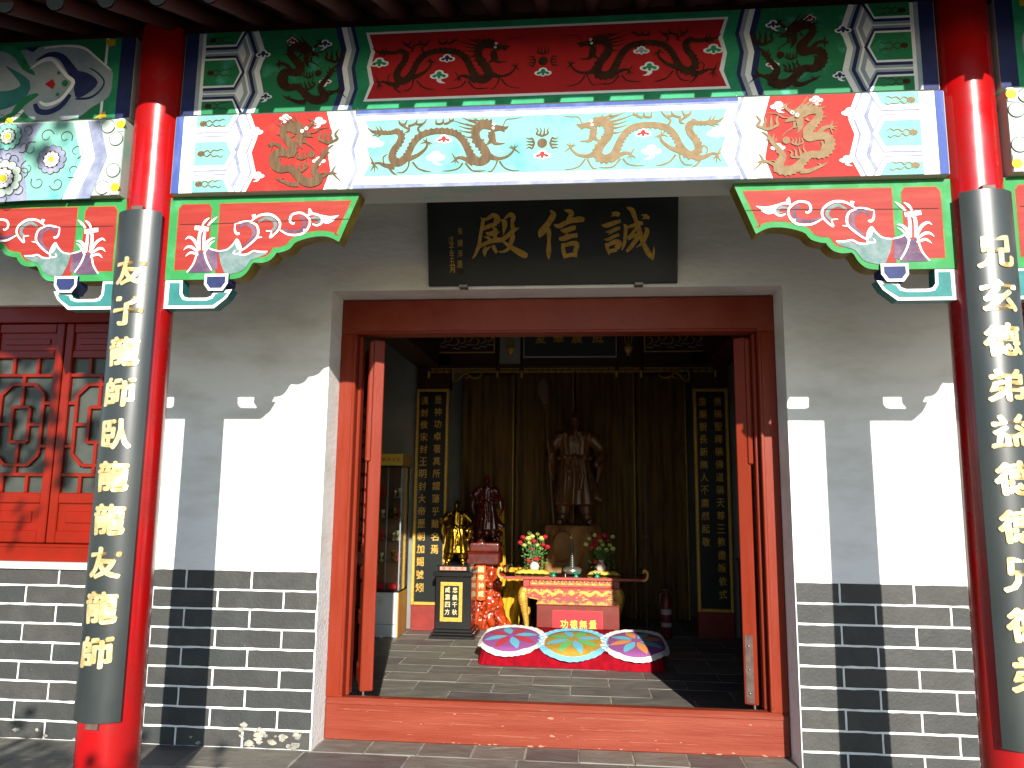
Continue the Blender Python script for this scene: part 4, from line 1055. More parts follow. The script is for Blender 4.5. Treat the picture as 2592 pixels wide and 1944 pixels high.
def slab(name, mt, y0, z0, y1, z1, th, par=rf, X=5):
    return MB().add([(-X, y0, z0), (X, y0, z0), (X, y1, z1), (-X, y1, z1), (-X, y0, z0 + th), (X, y0, z0 + th), (X, y1, z1 + th), (-X, y1, z1 + th)],
                    [(3, 2, 1, 0), (4, 5, 6, 7), (0, 1, 5, 4), (1, 2, 6, 5), (2, 3, 7, 6), (3, 0, 4, 7)]).build(name, mt, par)
slab('roof_boards', M['rafter'], y_e - .01, z_e + .040, .25, z_e + .040 + sl * (.26 + 1.79), .02)
slab('flying_boards', M['rafter'], -2.22, 3.564, -1.0, 3.564 + .305, .02)
bx('eave_board', M['rafter'], rf, -5, 5, -2.235, -2.195, 3.532, 3.61, .004)
bx('purlin', M['rafter'], rf, -5, 5, CY - .05, CY + .05, 3.588, 3.632, .01)
mb = MB(); n = 200
vs = []; 
for i in range(n + 1):
    xx = -5 + 10 * i / n; h = .03 * abs(math.sin(i * .55)); 
    for (yy, zz) in ((-2.27, 3.60), (-1.0, 3.95), (6.2, 5.6)): vs.append((xx, yy, zz + h))
mb.add(vs, [(i * 3 + k, i * 3 + k + 1, i * 3 + 4 + k, i * 3 + 3 + k) for i in range(n) for k in (0, 1)])
mb.build('roof_tiles', M['tile'], rf, kind='stuff')
bx('back_slab', M['dark_wood'], rf, -5, 5, .25, 6.2, 4.35, 4.5, 0)
# ---------------------------------------------------------------- the hall inside
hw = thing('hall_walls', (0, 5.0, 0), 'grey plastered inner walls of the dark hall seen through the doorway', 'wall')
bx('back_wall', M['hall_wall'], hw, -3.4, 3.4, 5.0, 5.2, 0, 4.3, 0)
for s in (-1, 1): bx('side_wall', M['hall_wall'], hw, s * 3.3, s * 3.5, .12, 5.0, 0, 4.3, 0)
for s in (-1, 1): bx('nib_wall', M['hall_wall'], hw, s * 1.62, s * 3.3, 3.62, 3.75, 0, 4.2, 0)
hc = thing('hall_ceiling', (0, 2.5, 3.3), 'dark red boarded ceiling and beams of the hall', 'ceiling')
bx('ceiling_board', M['dark_wood'], hc, -3.3, 3.3, .13, 5.0, 3.3, 3.34, 0)
for s, xa, xb in ((-1, -1.6, -1.35), (1, 1.72, 1.46)): bx('side_beam', M['dark_wood'], hc, *sorted((xa, xb)), .3, 3.45, 2.765, 3.1, .01)

# folded yellow curtains on the back of the shrine
def curtain(x0, x1, y, z0, z1, nf, label, amp=.020, lean=0):
    nf -= 3; n = nf * 8; vs = []
    zs = [z0 + (z1 - z0) * k / 14 for k in range(15)]
    for z in zs:
        for i in range(n + 1):
            t = i / n; ph = 2 * math.pi * nf * t + .6 * math.sin(t * 9 + z)
            x = x0 + (x1 - x0) * t + lean * (z1 - z) * (1 - t * .4)
            vs.append((x, y + amp * math.sin(ph) + .010 * math.sin(z * 5 + i), z))
    fs = [(k * (n + 1) + i, k * (n + 1) + i + 1, (k + 1) * (n + 1) + i + 1, (k + 1) * (n + 1) + i) for k in range(14) for i in range(n)]
    o = tag(MB().add(vs, fs, True).build('curtain', M['curtain'], loc=(x0, y, z1)), label, 'curtain', 'yellow curtains of the shrine')
    MB().tube([(x1 - .012, y - .03, z1), (x1 - .012, y - .03, z0)], .008, 6).build('lit_edge', M['gold_dark'], o)  # gold tube added to imitate light caught by the curtain edge
    return o
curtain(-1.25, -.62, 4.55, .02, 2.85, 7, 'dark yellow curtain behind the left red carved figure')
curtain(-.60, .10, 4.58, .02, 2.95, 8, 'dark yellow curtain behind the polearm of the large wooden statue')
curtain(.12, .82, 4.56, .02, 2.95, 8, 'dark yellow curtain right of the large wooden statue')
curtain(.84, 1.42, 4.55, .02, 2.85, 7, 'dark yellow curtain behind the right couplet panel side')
# bright swags falling beside the altar
def swag(top, bot, y, label):
    n = 16; vs = []
    for k in range(15):
        t = k / 14; a = top[0] + (bot[0] - top[0]) * t; b_ = top[1] + (bot[1] - top[1]) * t; z = top[2] + (bot[2] - top[2]) * t
        for i in range(n + 1):
            q = i / n; vs.append((a + (b_ - a) * q, y + .018 * math.sin(q * 14) , z))
    fs = [(k * (n + 1) + i, k * (n + 1) + i + 1, (k + 1) * (n + 1) + i + 1, (k + 1) * (n + 1) + i) for k in range(14) for i in range(n)]
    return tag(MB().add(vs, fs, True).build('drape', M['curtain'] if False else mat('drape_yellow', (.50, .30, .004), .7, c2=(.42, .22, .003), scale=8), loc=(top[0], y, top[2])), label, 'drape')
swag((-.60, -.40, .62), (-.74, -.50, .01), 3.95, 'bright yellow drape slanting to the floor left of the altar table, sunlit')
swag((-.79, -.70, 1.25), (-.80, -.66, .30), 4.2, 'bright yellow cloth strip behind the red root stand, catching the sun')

# couplet panels of the shrine
def inner_panel(x0, x1, cols, label, z0=.26, z1=2.54):
    t = thing('shrine_couplet', ((x0 + x1) / 2, 3.55, 0), label, 'couplet panel', 'gold-framed couplet panels inside the hall')
    fw = .033; y = 3.5
    bx('base', mat('shrine_base', (.20, .015, .008), .4, c2=(.15, .01, .006), scale=8), t, x0 - .0, x1 + .0, y + .02, y + .2, 0, z0 - .002, .004)
    bx('field', M['panel_black'], t, x0 + fw, x1 - fw, y + .012, y + .05, z0 + fw, z1 - fw, 0)
    for a in ((x0, x0 + fw, z0, z1), (x1 - fw, x1, z0, z1)): bx('frame_bar', M['gold_paint'], t, a[0], a[1], y, y + .05, a[2], a[3], .006)
    for a in ((z0, z0 + fw), (z1 - fw, z1)): bx('frame_bar', M['gold_paint'], t, x0 + fw, x1 - fw, y, y + .05, a[0], a[1], .006)
    bx('header', M['dark_wood'], t, x0, x1, y + .02, y + .2, z1 + .002, 3.3, 0)
    for (xc, txt, zt, pitch, sz) in cols:
        for i, c_ in enumerate(txt):
            mb = MB(); write(mb, c_, lambda u, v, h, i=i: Vector((xc + u, y + .011 - h, zt - i * pitch + v)), sz, sz * 1.12, .012, .002, rough=.05)
            mb.build('character', M['gold_paint'], t)
inner_panel(-1.60, -1.243, [(-1.510, '漢封侯宋封王明封大帝歷朝加賜號矧', 2.41, .1315, .078), (-1.362, '是神功卓著真所謂蕩乎難名焉', 2.42, .1325, .078)],
            'tall black shrine panel with two columns of gold characters beside the display cabinet')
inner_panel(1.352, 1.712, [(1.45, '詹廟貌長新無人不肅然起敬', 2.40, .1315, .078), (1.605, '儒稱聖釋稱佛道稱天尊三教盡皈依式', 2.40, .1310, .078)],
            'tall black shrine panel with two columns of gold characters at the dark right side')

# canopy screen
cs = thing('shrine_canopy', (.05, 3.5, 2.67), 'carved wooden canopy with gold fretwork and framed panels above the altar', 'canopy')
bx('top_board', M['dark_wood'], cs, -1.6, 1.71, 3.52, 3.56, 2.765, 3.3, .004)
bx('lower_rail', M['dark_wood'], cs, -1.5, 1.62, 3.49, 3.54, 2.762, 2.80, .004)
bx('pale_board', M['hall_wall'], cs, -.70, -.46, 3.512, 3.519, 2.805, 3.2, 0)
for xx in (-1.472, -.722, -.458, .556, .816, 1.59):
    pp = MB().tube([(xx, 3.5, 3.2), (xx, 3.5, 2.72)], .016, 8).build('hanging_post', M['dark_wood'], cs)
    MB().lathe([(.006, 2.655), (.016, 2.665), (.010, 2.68), (.020, 2.695), (.014, 2.715), (.020, 2.73)], xx, 3.5, 10).build('pendant', M['gold_dark'], pp)
def fret(x0, x1, z0, z1, y, m_, par, name='fretwork'):
    P_ = Paint(Surf((0, y, 0)), 0); h = z1 - z0; n = max(2, int((x1 - x0) / (h * 1.4)))
    P_.stroke([(x0, z1 - .003, .006), (x1, z1 - .003, .006)], k=1, deep=.01); P_.stroke([(x0, z0 + .002, .004), (x1, z0 + .002, .004)], k=1, deep=.01)
    for i in range(n):
        a = x0 + (x1 - x0) * (i + .5) / n; r_f = h * .42
        pts = [(a + r_f * 1.3 * math.cos(k * .7) * (1 - k * .07), (z0 + z1) / 2 + r_f * math.sin(k * .7) * (1 - k * .07), h * .16) for k in range(10)]
        P_.stroke(pts, k=2, deep=.008)
        P_.stroke([(a - r_f * 1.7, z0 + h * .3, h * .1), (a, z0 + h * .1, h * .16), (a + r_f * 1.7, z0 + h * .3, h * .1)], k=2, deep=.008)
    return P_.build(name, m_, par)
for (a, b_) in ((-1.45, -.74), (-.70, -.48), (-.44, .54), (.575, .80), (.835, 1.57)):
    fret(a, b_, 2.712, 2.762, 3.488, M['gold_dark'], cs)
for s, xc in ((1, -1.2), (-1, 1.31)):
    P_ = Paint(Surf((0, 3.47, 0)), 0)
    P_.stroke([(xc, 2.71, .014), (xc, 2.63, .016), (xc + s * .05, 2.62, .014), (xc + s * .10, 2.68, .016), (xc + s * .16, 2.70, .014), (xc + s * .17, 2.66, .012), (xc + s * .13, 2.65, .010)], k=4, deep=.01)
    P_.stroke([(xc + s * .16, 2.69, .012), (xc + s * .22, 2.65, .014), (xc + s * .29, 2.66, .013), (xc + s * .31, 2.71, .010)], k=4, deep=.01)
    P_.build('scroll_bracket', M['gold_dark'], cs)
for (a, b_) in ((-1.459, -.751), (.849, 1.559)):
    fm = bx('relief_panel', M['dark_wood'], cs, a, b_, 3.50, 3.518, 2.93, 3.25, 0)
    for q in ((a, b_, 2.93, 2.944), ): bx('gold_edge', M['gold_paint'], fm, q[0], q[1], 3.488, 3.50, q[2], q[3], .003)
    for q in ((a, a + .014), (b_ - .014, b_)): bx('gold_edge', M['gold_paint'], fm, q[0], q[1], 3.488, 3.50, 2.945, 3.25, .003)
    P_ = Paint(Surf((0, 3.496, 0)), 0); Q_ = Paint(Surf((0, 3.4965, 0)), 0)
    for i in range(9):
        cx = a + .06 + (b_ - a - .12) * i / 8; zz = 2.975 + .02 * (i % 3)
        P_.stroke([(cx - .04, zz, .008), (cx - .02, zz + .012, .01), (cx + .02, zz, .01), (cx + .045, zz + .010, .006)], k=2, deep=.006)
        Q_.stroke([(cx - .03, zz + .04, .006), (cx + .01, zz + .05, .014), (cx + .03, zz + .09, .016), (cx, zz + .12, .01)], k=3, deep=.006)
    P_.build('relief_wave', M['grey_print'], fm); Q_.build('relief_figure', M['gold_dark'], fm)
for xc in (-.582, .684):
    vq = MB(); vq.lathe([(.022, 2.893), (.024, 2.9), (.012, 2.908), (.03, 2.93), (.043, 2.955), (.048, 2.985), (.044, 2.99)], xc, 3.49, 16, sy=.4)
    vz = vq.build('relief_vase', M['gold_paint'], cs)
    P_ = Paint(Surf((0, 3.485, 0)), 0)
    for dx in (-.035, 0, .035): P_.stroke([(xc + dx * .3, 2.99, .01), (xc + dx, 3.05, .012), (xc + dx * 1.1, 3.12, .006)], k=2, deep=.006)
    P_.build('stem', M['gold_dark'], vz)
ip = thing('inner_plaque', (.06, 3.47, 2.87), 'black hanging plaque inside the hall with gold characters, its top cut off by the lintel', 'plaque')
bx('board', M['board'], ip, -.425, .545, 3.45, 3.47, 2.885, 3.27, .003)
bx('frame_bar', M['grey_print'], ip, -.44, .56, 3.44, 3.475, 2.868, 2.884, .004)
for a in (-.44, .546): bx('frame_bar', M['grey_print'], ip, a, a + .014, 3.44, 3.475, 2.885, 3.27, .004)
for c_, xc in zip('夏華震威', (-.25, -.06, .135, .36)):
    mb = MB(); write(mb, c_, lambda u, v, h, xc=xc: Vector((xc + u, 3.449 - h, 3.085 + v)), .115, .13, .012, .003, rough=.06); mb.build('character', M['gold_paint'], ip)

# ---------------------------------------------------------------- figures (each grown as one surface)
def grow(mb, name, m_, parent, vox, label=None, sm=3):
    o = mb.build(name, m_, parent, label)
    md = o.modifiers.new('r', 'REMESH'); md.mode = 'VOXEL'; md.voxel_size = vox; md.use_smooth_shade = True
    s_ = o.modifiers.new('s', 'SMOOTH'); s_.iterations = 1 if sm > 2 else sm; s_.factor = .5
    return o
def robed(name, x, y, z, H, m_, label, cat, group, vox, weapon=None, flare=.0, left_arm='hip', gap=True):
    t = thing(name, (x, y, z), label, cat, group)
    mb = MB(); u = H
    # boots
    for s in (-1, 1):
        mb.tube([(x + s * .10 * u, y + .01 * u, z + .10 * u), (x + s * .115 * u, y, z + .035 * u)], [.042 * u, .04 * u], 12)
        mb.tube([(x + s * .115 * u, y + .02 * u, z + .02 * u), (x + s * .135 * u, y - .075 * u, z + .018 * u)], [.036 * u, .022 * u], 10)
        mb.tube([(x + s * .09 * u, y, z + .3 * u), (x + s * .105 * u, y, z + .09 * u)], [.08 * u, .06 * u], 12)
    # robe with hem folds
    prof = [(.12, .16), (.165, .17), (.155, .24), (.14, .34), (.128, .44), (.118, .52), (.108, .565), (.112, .60), (.118, .66), (.125, .72), (.12, .765), (.085, .80), (.045, .825), (.038, .85)]
    mb.lathe([(a * u, z + b_ * u) for a, b_ in prof], x, y, 64, sx=1.10, sy=.76, wob=.14, lobes=13, seed=H)
    # coat panel and sash at the front, belt
    mb.tube([(x - .01 * u, y - .085 * u, z + .56 * u), (x + .01 * u, y - .11 * u, z + .4 * u), (x - .005 * u, y - .12 * u, z + .17 * u)], [.03 * u, .035 * u, .03 * u], 8, sy=.5)
    mb.lathe([(.108 * u, z + .555 * u), (.124 * u, z + .565 * u), (.124 * u, z + .59 * u), (.108 * u, z + .60 * u)], x, y, 32, sx=1.08, sy=.78)
    for k in range(9):
        a = -.9 + k * .225; x_a = x + math.sin(a) * .13 * u; y_a = y - math.cos(a) * .095 * u
        mb.tube([(x_a * .6 + x * .4, y_a + .0 * u, z + .55 * u), (x_a, y_a - .004 * u, z + .40 * u), (x + (x_a - x) * 1.22, y_a - .006 * u, z + .19 * u)], [.006 * u, .011 * u, .014 * u], 6)
    for k in range(5):
        mb.tube([(x - .09 * u, y - .075 * u, z + (.52 - k * .06) * u), (x - .01 * u, y - .115 * u, z + (.46 - k * .062) * u), (x + .05 * u, y - .105 * u, z + (.50 - k * .06) * u)], [.005 * u, .010 * u, .005 * u], 6)
    # swinging coat tail
    mb.tube([(x + .10 * u, y + .02 * u, z + .42 * u), (x + .15 * u, y + .02 * u, z + .28 * u), (x + (.25 + flare) * u, y + .01 * u, z + .21 * u)], [.07 * u, .075 * u, .03 * u], 12, sy=.5)
    mb.tube([(x - .10 * u, y + .02 * u, z + .42 * u), (x - .15 * u, y + .02 * u, z + .20 * u)], [.06 * u, .05 * u], 12, sy=.6)
    # shoulders, arms
    for s in (-1, 1): mb.ball((x + s * .13 * u, y, z + .765 * u), .062 * u)
    hand = Vector((x - .235 * u, y - .09 * u, z + .69 * u))
    mb.tube([(x - .13 * u, y, z + .77 * u), (x - .21 * u, y - .01 * u, z + .66 * u), (x - .225 * u, y - .06 * u, z + .665 * u), hand], [.055 * u, .05 * u, .04 * u, .026 * u], 12)
    mb.tube([(x - .20 * u, y, z + .67 * u), (x - .19 * u, y + .02 * u, z + .52 * u)], [.055 * u, .03 * u], 10, sy=.5)     # sleeve
    if left_arm == 'hip':
        mb.tube([(x + .13 * u, y, z + .77 * u), (x + .235 * u, y, z + .66 * u), (x + .24 * u, y - .03 * u, z + .60 * u), (x + .20 * u, y - .10 * u, z + .53 * u)], [.055 * u, .052 * u, .045 * u, .028 * u], 12)
        mb.ball((x + .19 * u, y - .11 * u, z + .52 * u), .028 * u, sc=(1, 1, 1.2))
    else:
        mb.tube([(x + .13 * u, y, z + .77 * u), (x + .19 * u, y - .04 * u, z + .64 * u), (x + .10 * u, y - .14 * u, z + .64 * u)], [.055 * u, .045 * u, .026 * u], 12); mb.ball((x + .085 * u, y - .15 * u, z + .645 * u), .026 * u)
    # hand closed round the shaft: palm and finger rolls
    for k in range(4): mb.tube([hand + Vector((-.022 * u, -.005 * u, (.022 - k * .015) * u)), hand + Vector((0, -.026 * u, (.022 - k * .015) * u)), hand + Vector((.02 * u, -.006 * u, (.022 - k * .015) * u))], .0085 * u, 6)
    mb.tube([hand + Vector((.02 * u, .0, .0)), hand + Vector((.012 * u, -.022 * u, .03 * u))], .009 * u, 6)
    # neck, head, face, long beard, headcloth
    hz = z + .895 * u
    mb.tube([(x, y, z + .80 * u), (x, y - .005 * u, z + .86 * u)], [.045 * u, .036 * u], 12)
    mb.ball((x, y - .008 * u, hz), .052 * u, 16, 12, sc=(.86, .95, 1.15))
    mb.ball((x, y - .062 * u, hz - .006 * u), .011 * u, sc=(.8, 1, 1.5)); mb.tube([(x - .022 * u, y - .052 * u, hz + .016 * u), (x + .022 * u, y - .052 * u, hz + .016 * u)], .006 * u, 6)
    for s in (-1, 1):
        mb.ball((x + s * .045 * u, y, hz - .005 * u), .013 * u, sc=(.5, .8, 1.4)); mb.ball((x + s * .017 * u, y - .051 * u, hz + .005 * u), .007 * u)
    mb.tube([(x, y - .045 * u, hz - .028 * u), (x + .004 * u, y - .075 * u, hz - .08 * u), (x + .012 * u, y - .085 * u, hz - .17 * u)], [.030 * u, .026 * u, .008 * u], 10, sy=.6)
    mb.ball((x, y + .002 * u, hz + .042 * u), .054 * u, 14, 10, sc=(.92, .95, .72)); mb.ball((x, y + .01 * u, hz + .078 * u), .026 * u)
    mb.tube([(x - .05 * u, y - .02 * u, hz + .03 * u), (x, y - .058 * u, hz + .035 * u), (x + .05 * u, y - .02 * u, hz + .03 * u)], .010 * u, 8)
    # wide sleeves, cloak edge and sash ends that bulk out the outline
    mb.tube([(x - .20 * u, y + .01 * u, z + .66 * u), (x - .215 * u, y + .02 * u, z + .50 * u), (x - .19 * u, y + .03 * u, z + .38 * u)], [.05 * u, .05 * u, .012 * u], 10, sy=.6)
    mb.tube([(x + .21 * u, y + .02 * u, z + .66 * u), (x + .235 * u, y + .02 * u, z + .50 * u), (x + .20 * u, y + .03 * u, z + .36 * u)], [.05 * u, .055 * u, .012 * u], 10, sy=.6)
    for k in range(7):
        a = -.5 + k / 6; mb.ball((x + a * .26 * u, y - .075 * u + abs(a) * .06 * u, z + (.775 + .02 * math.sin(k * 2.1)) * u), .026 * u)
        mb.ball((x + a * .28 * u, y - .085 * u + abs(a) * .06 * u, z + (.575 + .012 * (k % 2)) * u), .020 * u)
    mb.tube([(x + .04 * u, y - .11 * u, z + .57 * u), (x + .07 * u, y - .125 * u, z + .42 * u), (x + .05 * u, y - .12 * u, z + .30 * u)], [.012 * u, .018 * u, .02 * u], 8)
    # chest armour
    mb.ball((x, y - .05 * u, z + .70 * u), .075 * u, sc=(1.15, .6, 1.0)); mb.ball((x, y - .10 * u, z + .58 * u), .03 * u)
    grow(mb, 'body', m_, t, vox)
    if weapon:
        base = Vector((x - .185 * u, y - .10 * u, z + .01)); d = (hand - base).normalized(); top = base + d * weapon * u
        pm = MB().tube([base, top], .0085 * u, 10).build('pole', m_, t)
        bl = MB(); L0 = top; n_ = 9; w_ = [.03, .034, .055, .07, .078, .08, .074, .055, .006]
        vs = []
        for k in range(n_):
            c_ = L0 + d * (.03 * u * k * 1.1)
            off = [0, 0, -.006, -.012, -.016, -.018, -.016, -.008, .01][k] * u
            for a in (-1, 1):
                for b_ in (-1, 1): vs.append(c_ + Vector((off + a * w_[k] * u * .55, b_ * .008 * u, 0)))
        fs = []
        for k in range(n_ - 1):
            o = k * 4; fs += [(o, o + 4, o + 6, o + 2), (o + 1, o + 3, o + 7, o + 5), (o, o + 1, o + 5, o + 4), (o + 2, o + 6, o + 7, o + 3)]
        fs += [(0, 2, 3, 1), (n_ * 4 - 4, n_ * 4 - 3, n_ * 4 - 1, n_ * 4 - 2)]
        bl.add(vs, fs); bl.build('blade', m_, t)
        MB().tube([top - d * .03 * u, top, top + d * .02 * u], [.013 * u, .026 * u, .016 * u], 12).build('collar', m_, t)
    return t
robed('wooden_statue', .11, 4.10, 1.095, 1.27, M['statue_wood'], 'large dark wooden statue of a bearded robed warrior with polearm on the wood stump', 'statue', None, .0078, weapon=1.02)
robed('bronze_statue', -1.10, 3.30, .705, .645, M['bronze'], 'small golden statue of a robed bearded warrior standing on the black pedestal', 'statue', None, .006, flare=-.03)
# bronze figure's polearm held low across the body
mb = MB(); mb.tube([(-1.26, 3.17, .72), (-1.255, 3.19, 1.15)], .005, 8)
rs = robed('red_statue', -.84, 3.72, .92, .70, M['red_wood'], 'dark red carved wooden warrior figure standing above the glossy root stand', 'statue', None, .007, flare=.02, left_arm='front')

# wood stump with its pale cut face
st = thing('wood_stump', (.06, 4.15, 0), 'tall broad wood stump carrying the large statue behind the altar', 'stump')
mb = MB(); mb.lathe([(.30, 0), (.31, .2), (.295, .5), (.285, .7), (.30, .9), (.305, 1.04), (.29, 1.085), (.0, 1.09)], .065, 4.15, 56, sx=1.12, sy=.7, wob=.22, lobes=7, seed=3.1)
mb.tube([(-.16, 4.0, .0), (-.17, 3.98, .5), (-.10, 4.0, .9), (-.12, 4.02, 1.05)], [.09, .08, .07, .05], 12); mb.tube([(.26, 4.0, .0), (.22, 3.96, .6), (.27, 4.0, 1.0)], [.08, .09, .05], 12)
grow(mb, 'trunk', M['stump'], st, .012, sm=2)
mb = MB(); mb.lathe([(.10, -.012), (.115, 0.0), (.118, .008), (.10, .02), (0, .022)], 0, 0, 24); 
vs = [(q[0] * 1.0 - .02, 3.915 - q[2], .86 + q[1] * 1.45) for q in mb.v]; mb.v = vs; mb.build('cut_face', M['stump'], st)

# ---------------------------------------------------------------- root stand
rt = thing('root_stand', (-.85, 3.78, 0), 'glossy orange-red lacquered tree-root stand with a vertical gold-lettered tablet', 'stand')
mb = MB(); random.seed(11)
for i in range(26):
    a = random.uniform(-.13, .13); y0 = 3.74 + random.uniform(-.05, .12)
    pts = []; zz = .66
    x_ = -.85 + a; 
    while zz > .0:
        spread = 1 + max(0, .34 - zz) * 3.6
        pts.append((-.85 + (x_ + .85) * spread + random.uniform(-.03, .03), y0 + random.uniform(-.03, .03) - max(0, .3 - zz) * .25, zz)); zz -= random.uniform(.06, .12)
    pts.append((-.85 + (x_ + .85) * 2.3, y0 - .06, .0))
    mb.tube(pts, [random.uniform(.014, .040) for _ in pts], 8)
for i in range(60): mb.ball((-.85 + random.uniform(-.17, .17), 3.66 + random.uniform(-.03, .06), random.uniform(.12, .62)), random.uniform(.018, .035))
grow(mb, 'root', M['root'], rt, .0075, sm=2)
MB().box(-1.05, -.68, 3.62, 3.98, .665, .80, .02).build('top_block', M['red_wood'], rt)
mb = MB(); 
for i in range(22): mb.ball((random.uniform(-1.02, -.70), random.uniform(3.66, 3.9), .83 + random.uniform(-.01, .07)), random.uniform(.02, .06), sc=(1.3, 1, .8))
mb.box(-1.04, -.69, 3.64, 3.96, .80, .90, .01)
for i in range(18): mb.ball((random.uniform(-1.06, -.66), random.uniform(3.66, 3.9), 1.0 + random.uniform(-.08, .10)), random.uniform(.02, .045))
grow(mb, 'rockwork', M['red_wood'], rt, .008, sm=2)
tb = MB(); pts = [( -.920 + .0, .34), (-.916, .315), (-.872, .305), (-.83, .315), (-.826, .34), (-.826, .668), (-.920, .668)]
tb.prism(pts, 3.60, 3.63); tb_ = tb.build('tablet', M['c_orange'] if False else mat('tablet_orange', (.36, .06, .004), .5, spec=.2), rt)
for i, c_ in enumerate('關帝神威'):
    mb = MB(); write(mb, c_, lambda u, v, h, i=i: Vector((-.873 + u, 3.5988 - h, .625 - i * .083 + v)), .058, .060, .015, .0012); mb.build('character', M['gold_lit'], tb_)

# ---------------------------------------------------------------- black pedestal
pd = thing('black_pedestal', (-1.09, 3.32, 0), 'square black lacquer pedestal with gold-framed inscription, below the golden statue', 'pedestal')
for (a, b_, c_) in ((.0, .028, .045), (.03, .055, .030), (.056, .085, .014)): bx('plinth', M['black'], pd, -1.275 - c_, -.91 + c_, 3.15 - c_, 3.50 + c_, a, b_, .006)
bx('shaft', M['black'], pd, -1.272, -.913, 3.155, 3.49, .085, .592, .004)
bx('cap', M['black'], pd, -1.297, -.892, 3.13, 3.515, .594, .642, .006)
bx('neck', M['black'], pd, -1.255, -.935, 3.17, 3.48, .644, .700, .003)
bx('top_plate', M['black'], pd, -1.268, -.918, 3.155, 3.49, .694, .7045, .003)
nb = bx('name_strip', mat('strip_copper', (.35, .20, .13), .5), pd, -1.236, -.968, 3.162, 3.168, .653, .688, .001)
for i, c_ in enumerate('關聖帝君'):
    mb = MB(); write(mb, c_, lambda u, v, h, i=i: Vector((-1.195 + i * .062 + u, 3.1612 - h, .6705 + v)), .026, .026, .02); mb.build('character', M['red_print'], nb)
fp = bx('gold_plate', M['gold_paint'], pd, -1.222, -1.0, 3.148, 3.154, .158, .540, .002)
bx('inner_field', M['panel_black'], fp, -1.187, -1.034, 3.144, 3.1475, .20, .505, 0)
for (xc, txt) in ((-1.148, '威震四方'), (-1.074, '忠義千秋')):
    for i, c_ in enumerate(txt):
        mb = MB(); write(mb, c_, lambda u, v, h, i=i, xc=xc: Vector((xc + u, 3.1432 - h, .465 - i * .071 + v)), .048, .052, .012, rough=.05); mb.build('character', M['gold_lit'], fp)

# ---------------------------------------------------------------- display cabinet
cb = thing('display_cabinet', (-2.0, 3.1, 0), 'tall glass display cabinet with yellow header and shelves of small trophies', 'cabinet')
x0, x1, y0, y1 = -2.55, -1.632, 3.10, 3.47
bx('base', M['cab_white'], cb, x0, x1 - .012, y0, y1, .0, .43, .004)
bx('side_board', M['cab_wood'], cb, x1 - .012, x1, y0 + .004, y1, .0, .45, .002)
bx('drawer_line', M['panel_black'], cb, x0, x1 - .014, y0 - .001, y0, .122, .126, 0)
bx('header', M['cab_yel'], cb, x0, x1 - .004, y0, y1, 1.69, 1.81, .003)
bx('header_side', M['cab_wood'], cb, x1 - .0035, x1, y0 + .002, y1, 1.69, 1.81, 0)
bx('rim', M['panel_black'], cb, x0, x1, y0, y1, 1.675, 1.689, .002); bx('rim', M['panel_black'], cb, x0, x1, y0, y1, .431, .45, .002)
for (a, b_) in ((x1 - .014, y0 + .001), (x1 - .014, y1 - .015), (-1.795, y0 + .03)): bx('upright', M['alu'], cb, a, a + .013, b_, b_ + .013, .451, 1.674, .002)
bx('front_glass', M['clear'], cb, x0, x1 - .016, y0 + .004, y0 + .009, .451, 1.674, 0)
bx('side_glass', M['clear'], cb, x1 - .006, x1 - .001, y0 + .016, y1 - .016, .451, 1.674, 0)
bx('back_board', mat('cabinet_back', (.22, .10, .05), .6), cb, x0, x1 - .015, y1 - .01, y1 - .002, .451, 1.674, 0)
for zz in (.72, .93, 1.16, 1.36): bx('shelf', M['clear'], cb, x0 + .01, x1 - .02, y0 + .02, y1 - .02, zz, zz + .007, 0)
for i, c_ in enumerate('關帝文化'):
    mb = MB(); write(mb, c_, lambda u, v, h, i=i: Vector((-1.83 + i * .05 + u, y0 - .0012 - h, 1.752 + v)), .036, .036, .02); mb.build('character', M['red_print'], cb)
P_ = Paint(Surf((0, y0 - .0012, 0)), 0)
for k in range(24):
    a = k * math.pi / 12; P_.stroke([(-1.826 + .040 * math.cos(a), .345 + .040 * math.sin(a), .003), (-1.826 + .040 * math.cos(a + .262), .345 + .040 * math.sin(a + .262), .003)], k=1)
for k in range(5): P_.stroke([(-1.826 - .02 + k * .01, .325, .004), (-1.826 - .022 + k * .011, .365, .004)], k=1)
P_.build('printed_seal', M['grey_print'], cb)
# things on the shelves: each its own object
def trophy(x, y, z, h, m_, label):
    return tag(MB().lathe([(.3 * h, z), (.3 * h, z + .08 * h), (.08 * h, z + .14 * h), (.07 * h, z + .42 * h), (.26 * h, z + .6 * h), (.32 * h, z + .95 * h), (.29 * h, z + h)], x, y, 14).build('trophy', m_, loc=(x, y, z)), label, 'trophy', 'souvenirs in the display cabinet')
k_ = 0
tl = [('small gold cup', M['gold']), ('small dark cup', M['bronze']), ('small red figure', M['paper_red']), ('small silver cup', M['silver'])]
pos = ['near the aluminium upright', 'left of centre', 'toward the glass corner']
for zi, (zz, rw) in enumerate(((.9375 - .207, 'on the lowest glass shelf'), (.937, 'on the second glass shelf'), (1.167, 'on the third glass shelf'), (1.367, 'on the top glass shelf'))):
    for xi, xx in enumerate((-1.86, -1.79 + .045, -1.69)):
        nm, mm = tl[(zi * 2 + xi) % 4]
        trophy(xx, 3.25 + .03 * (xi % 2), zz, .075 + .02 * ((zi + xi) % 2), mm, '%s %s, %s in the cabinet' % (nm, rw, pos[xi]))
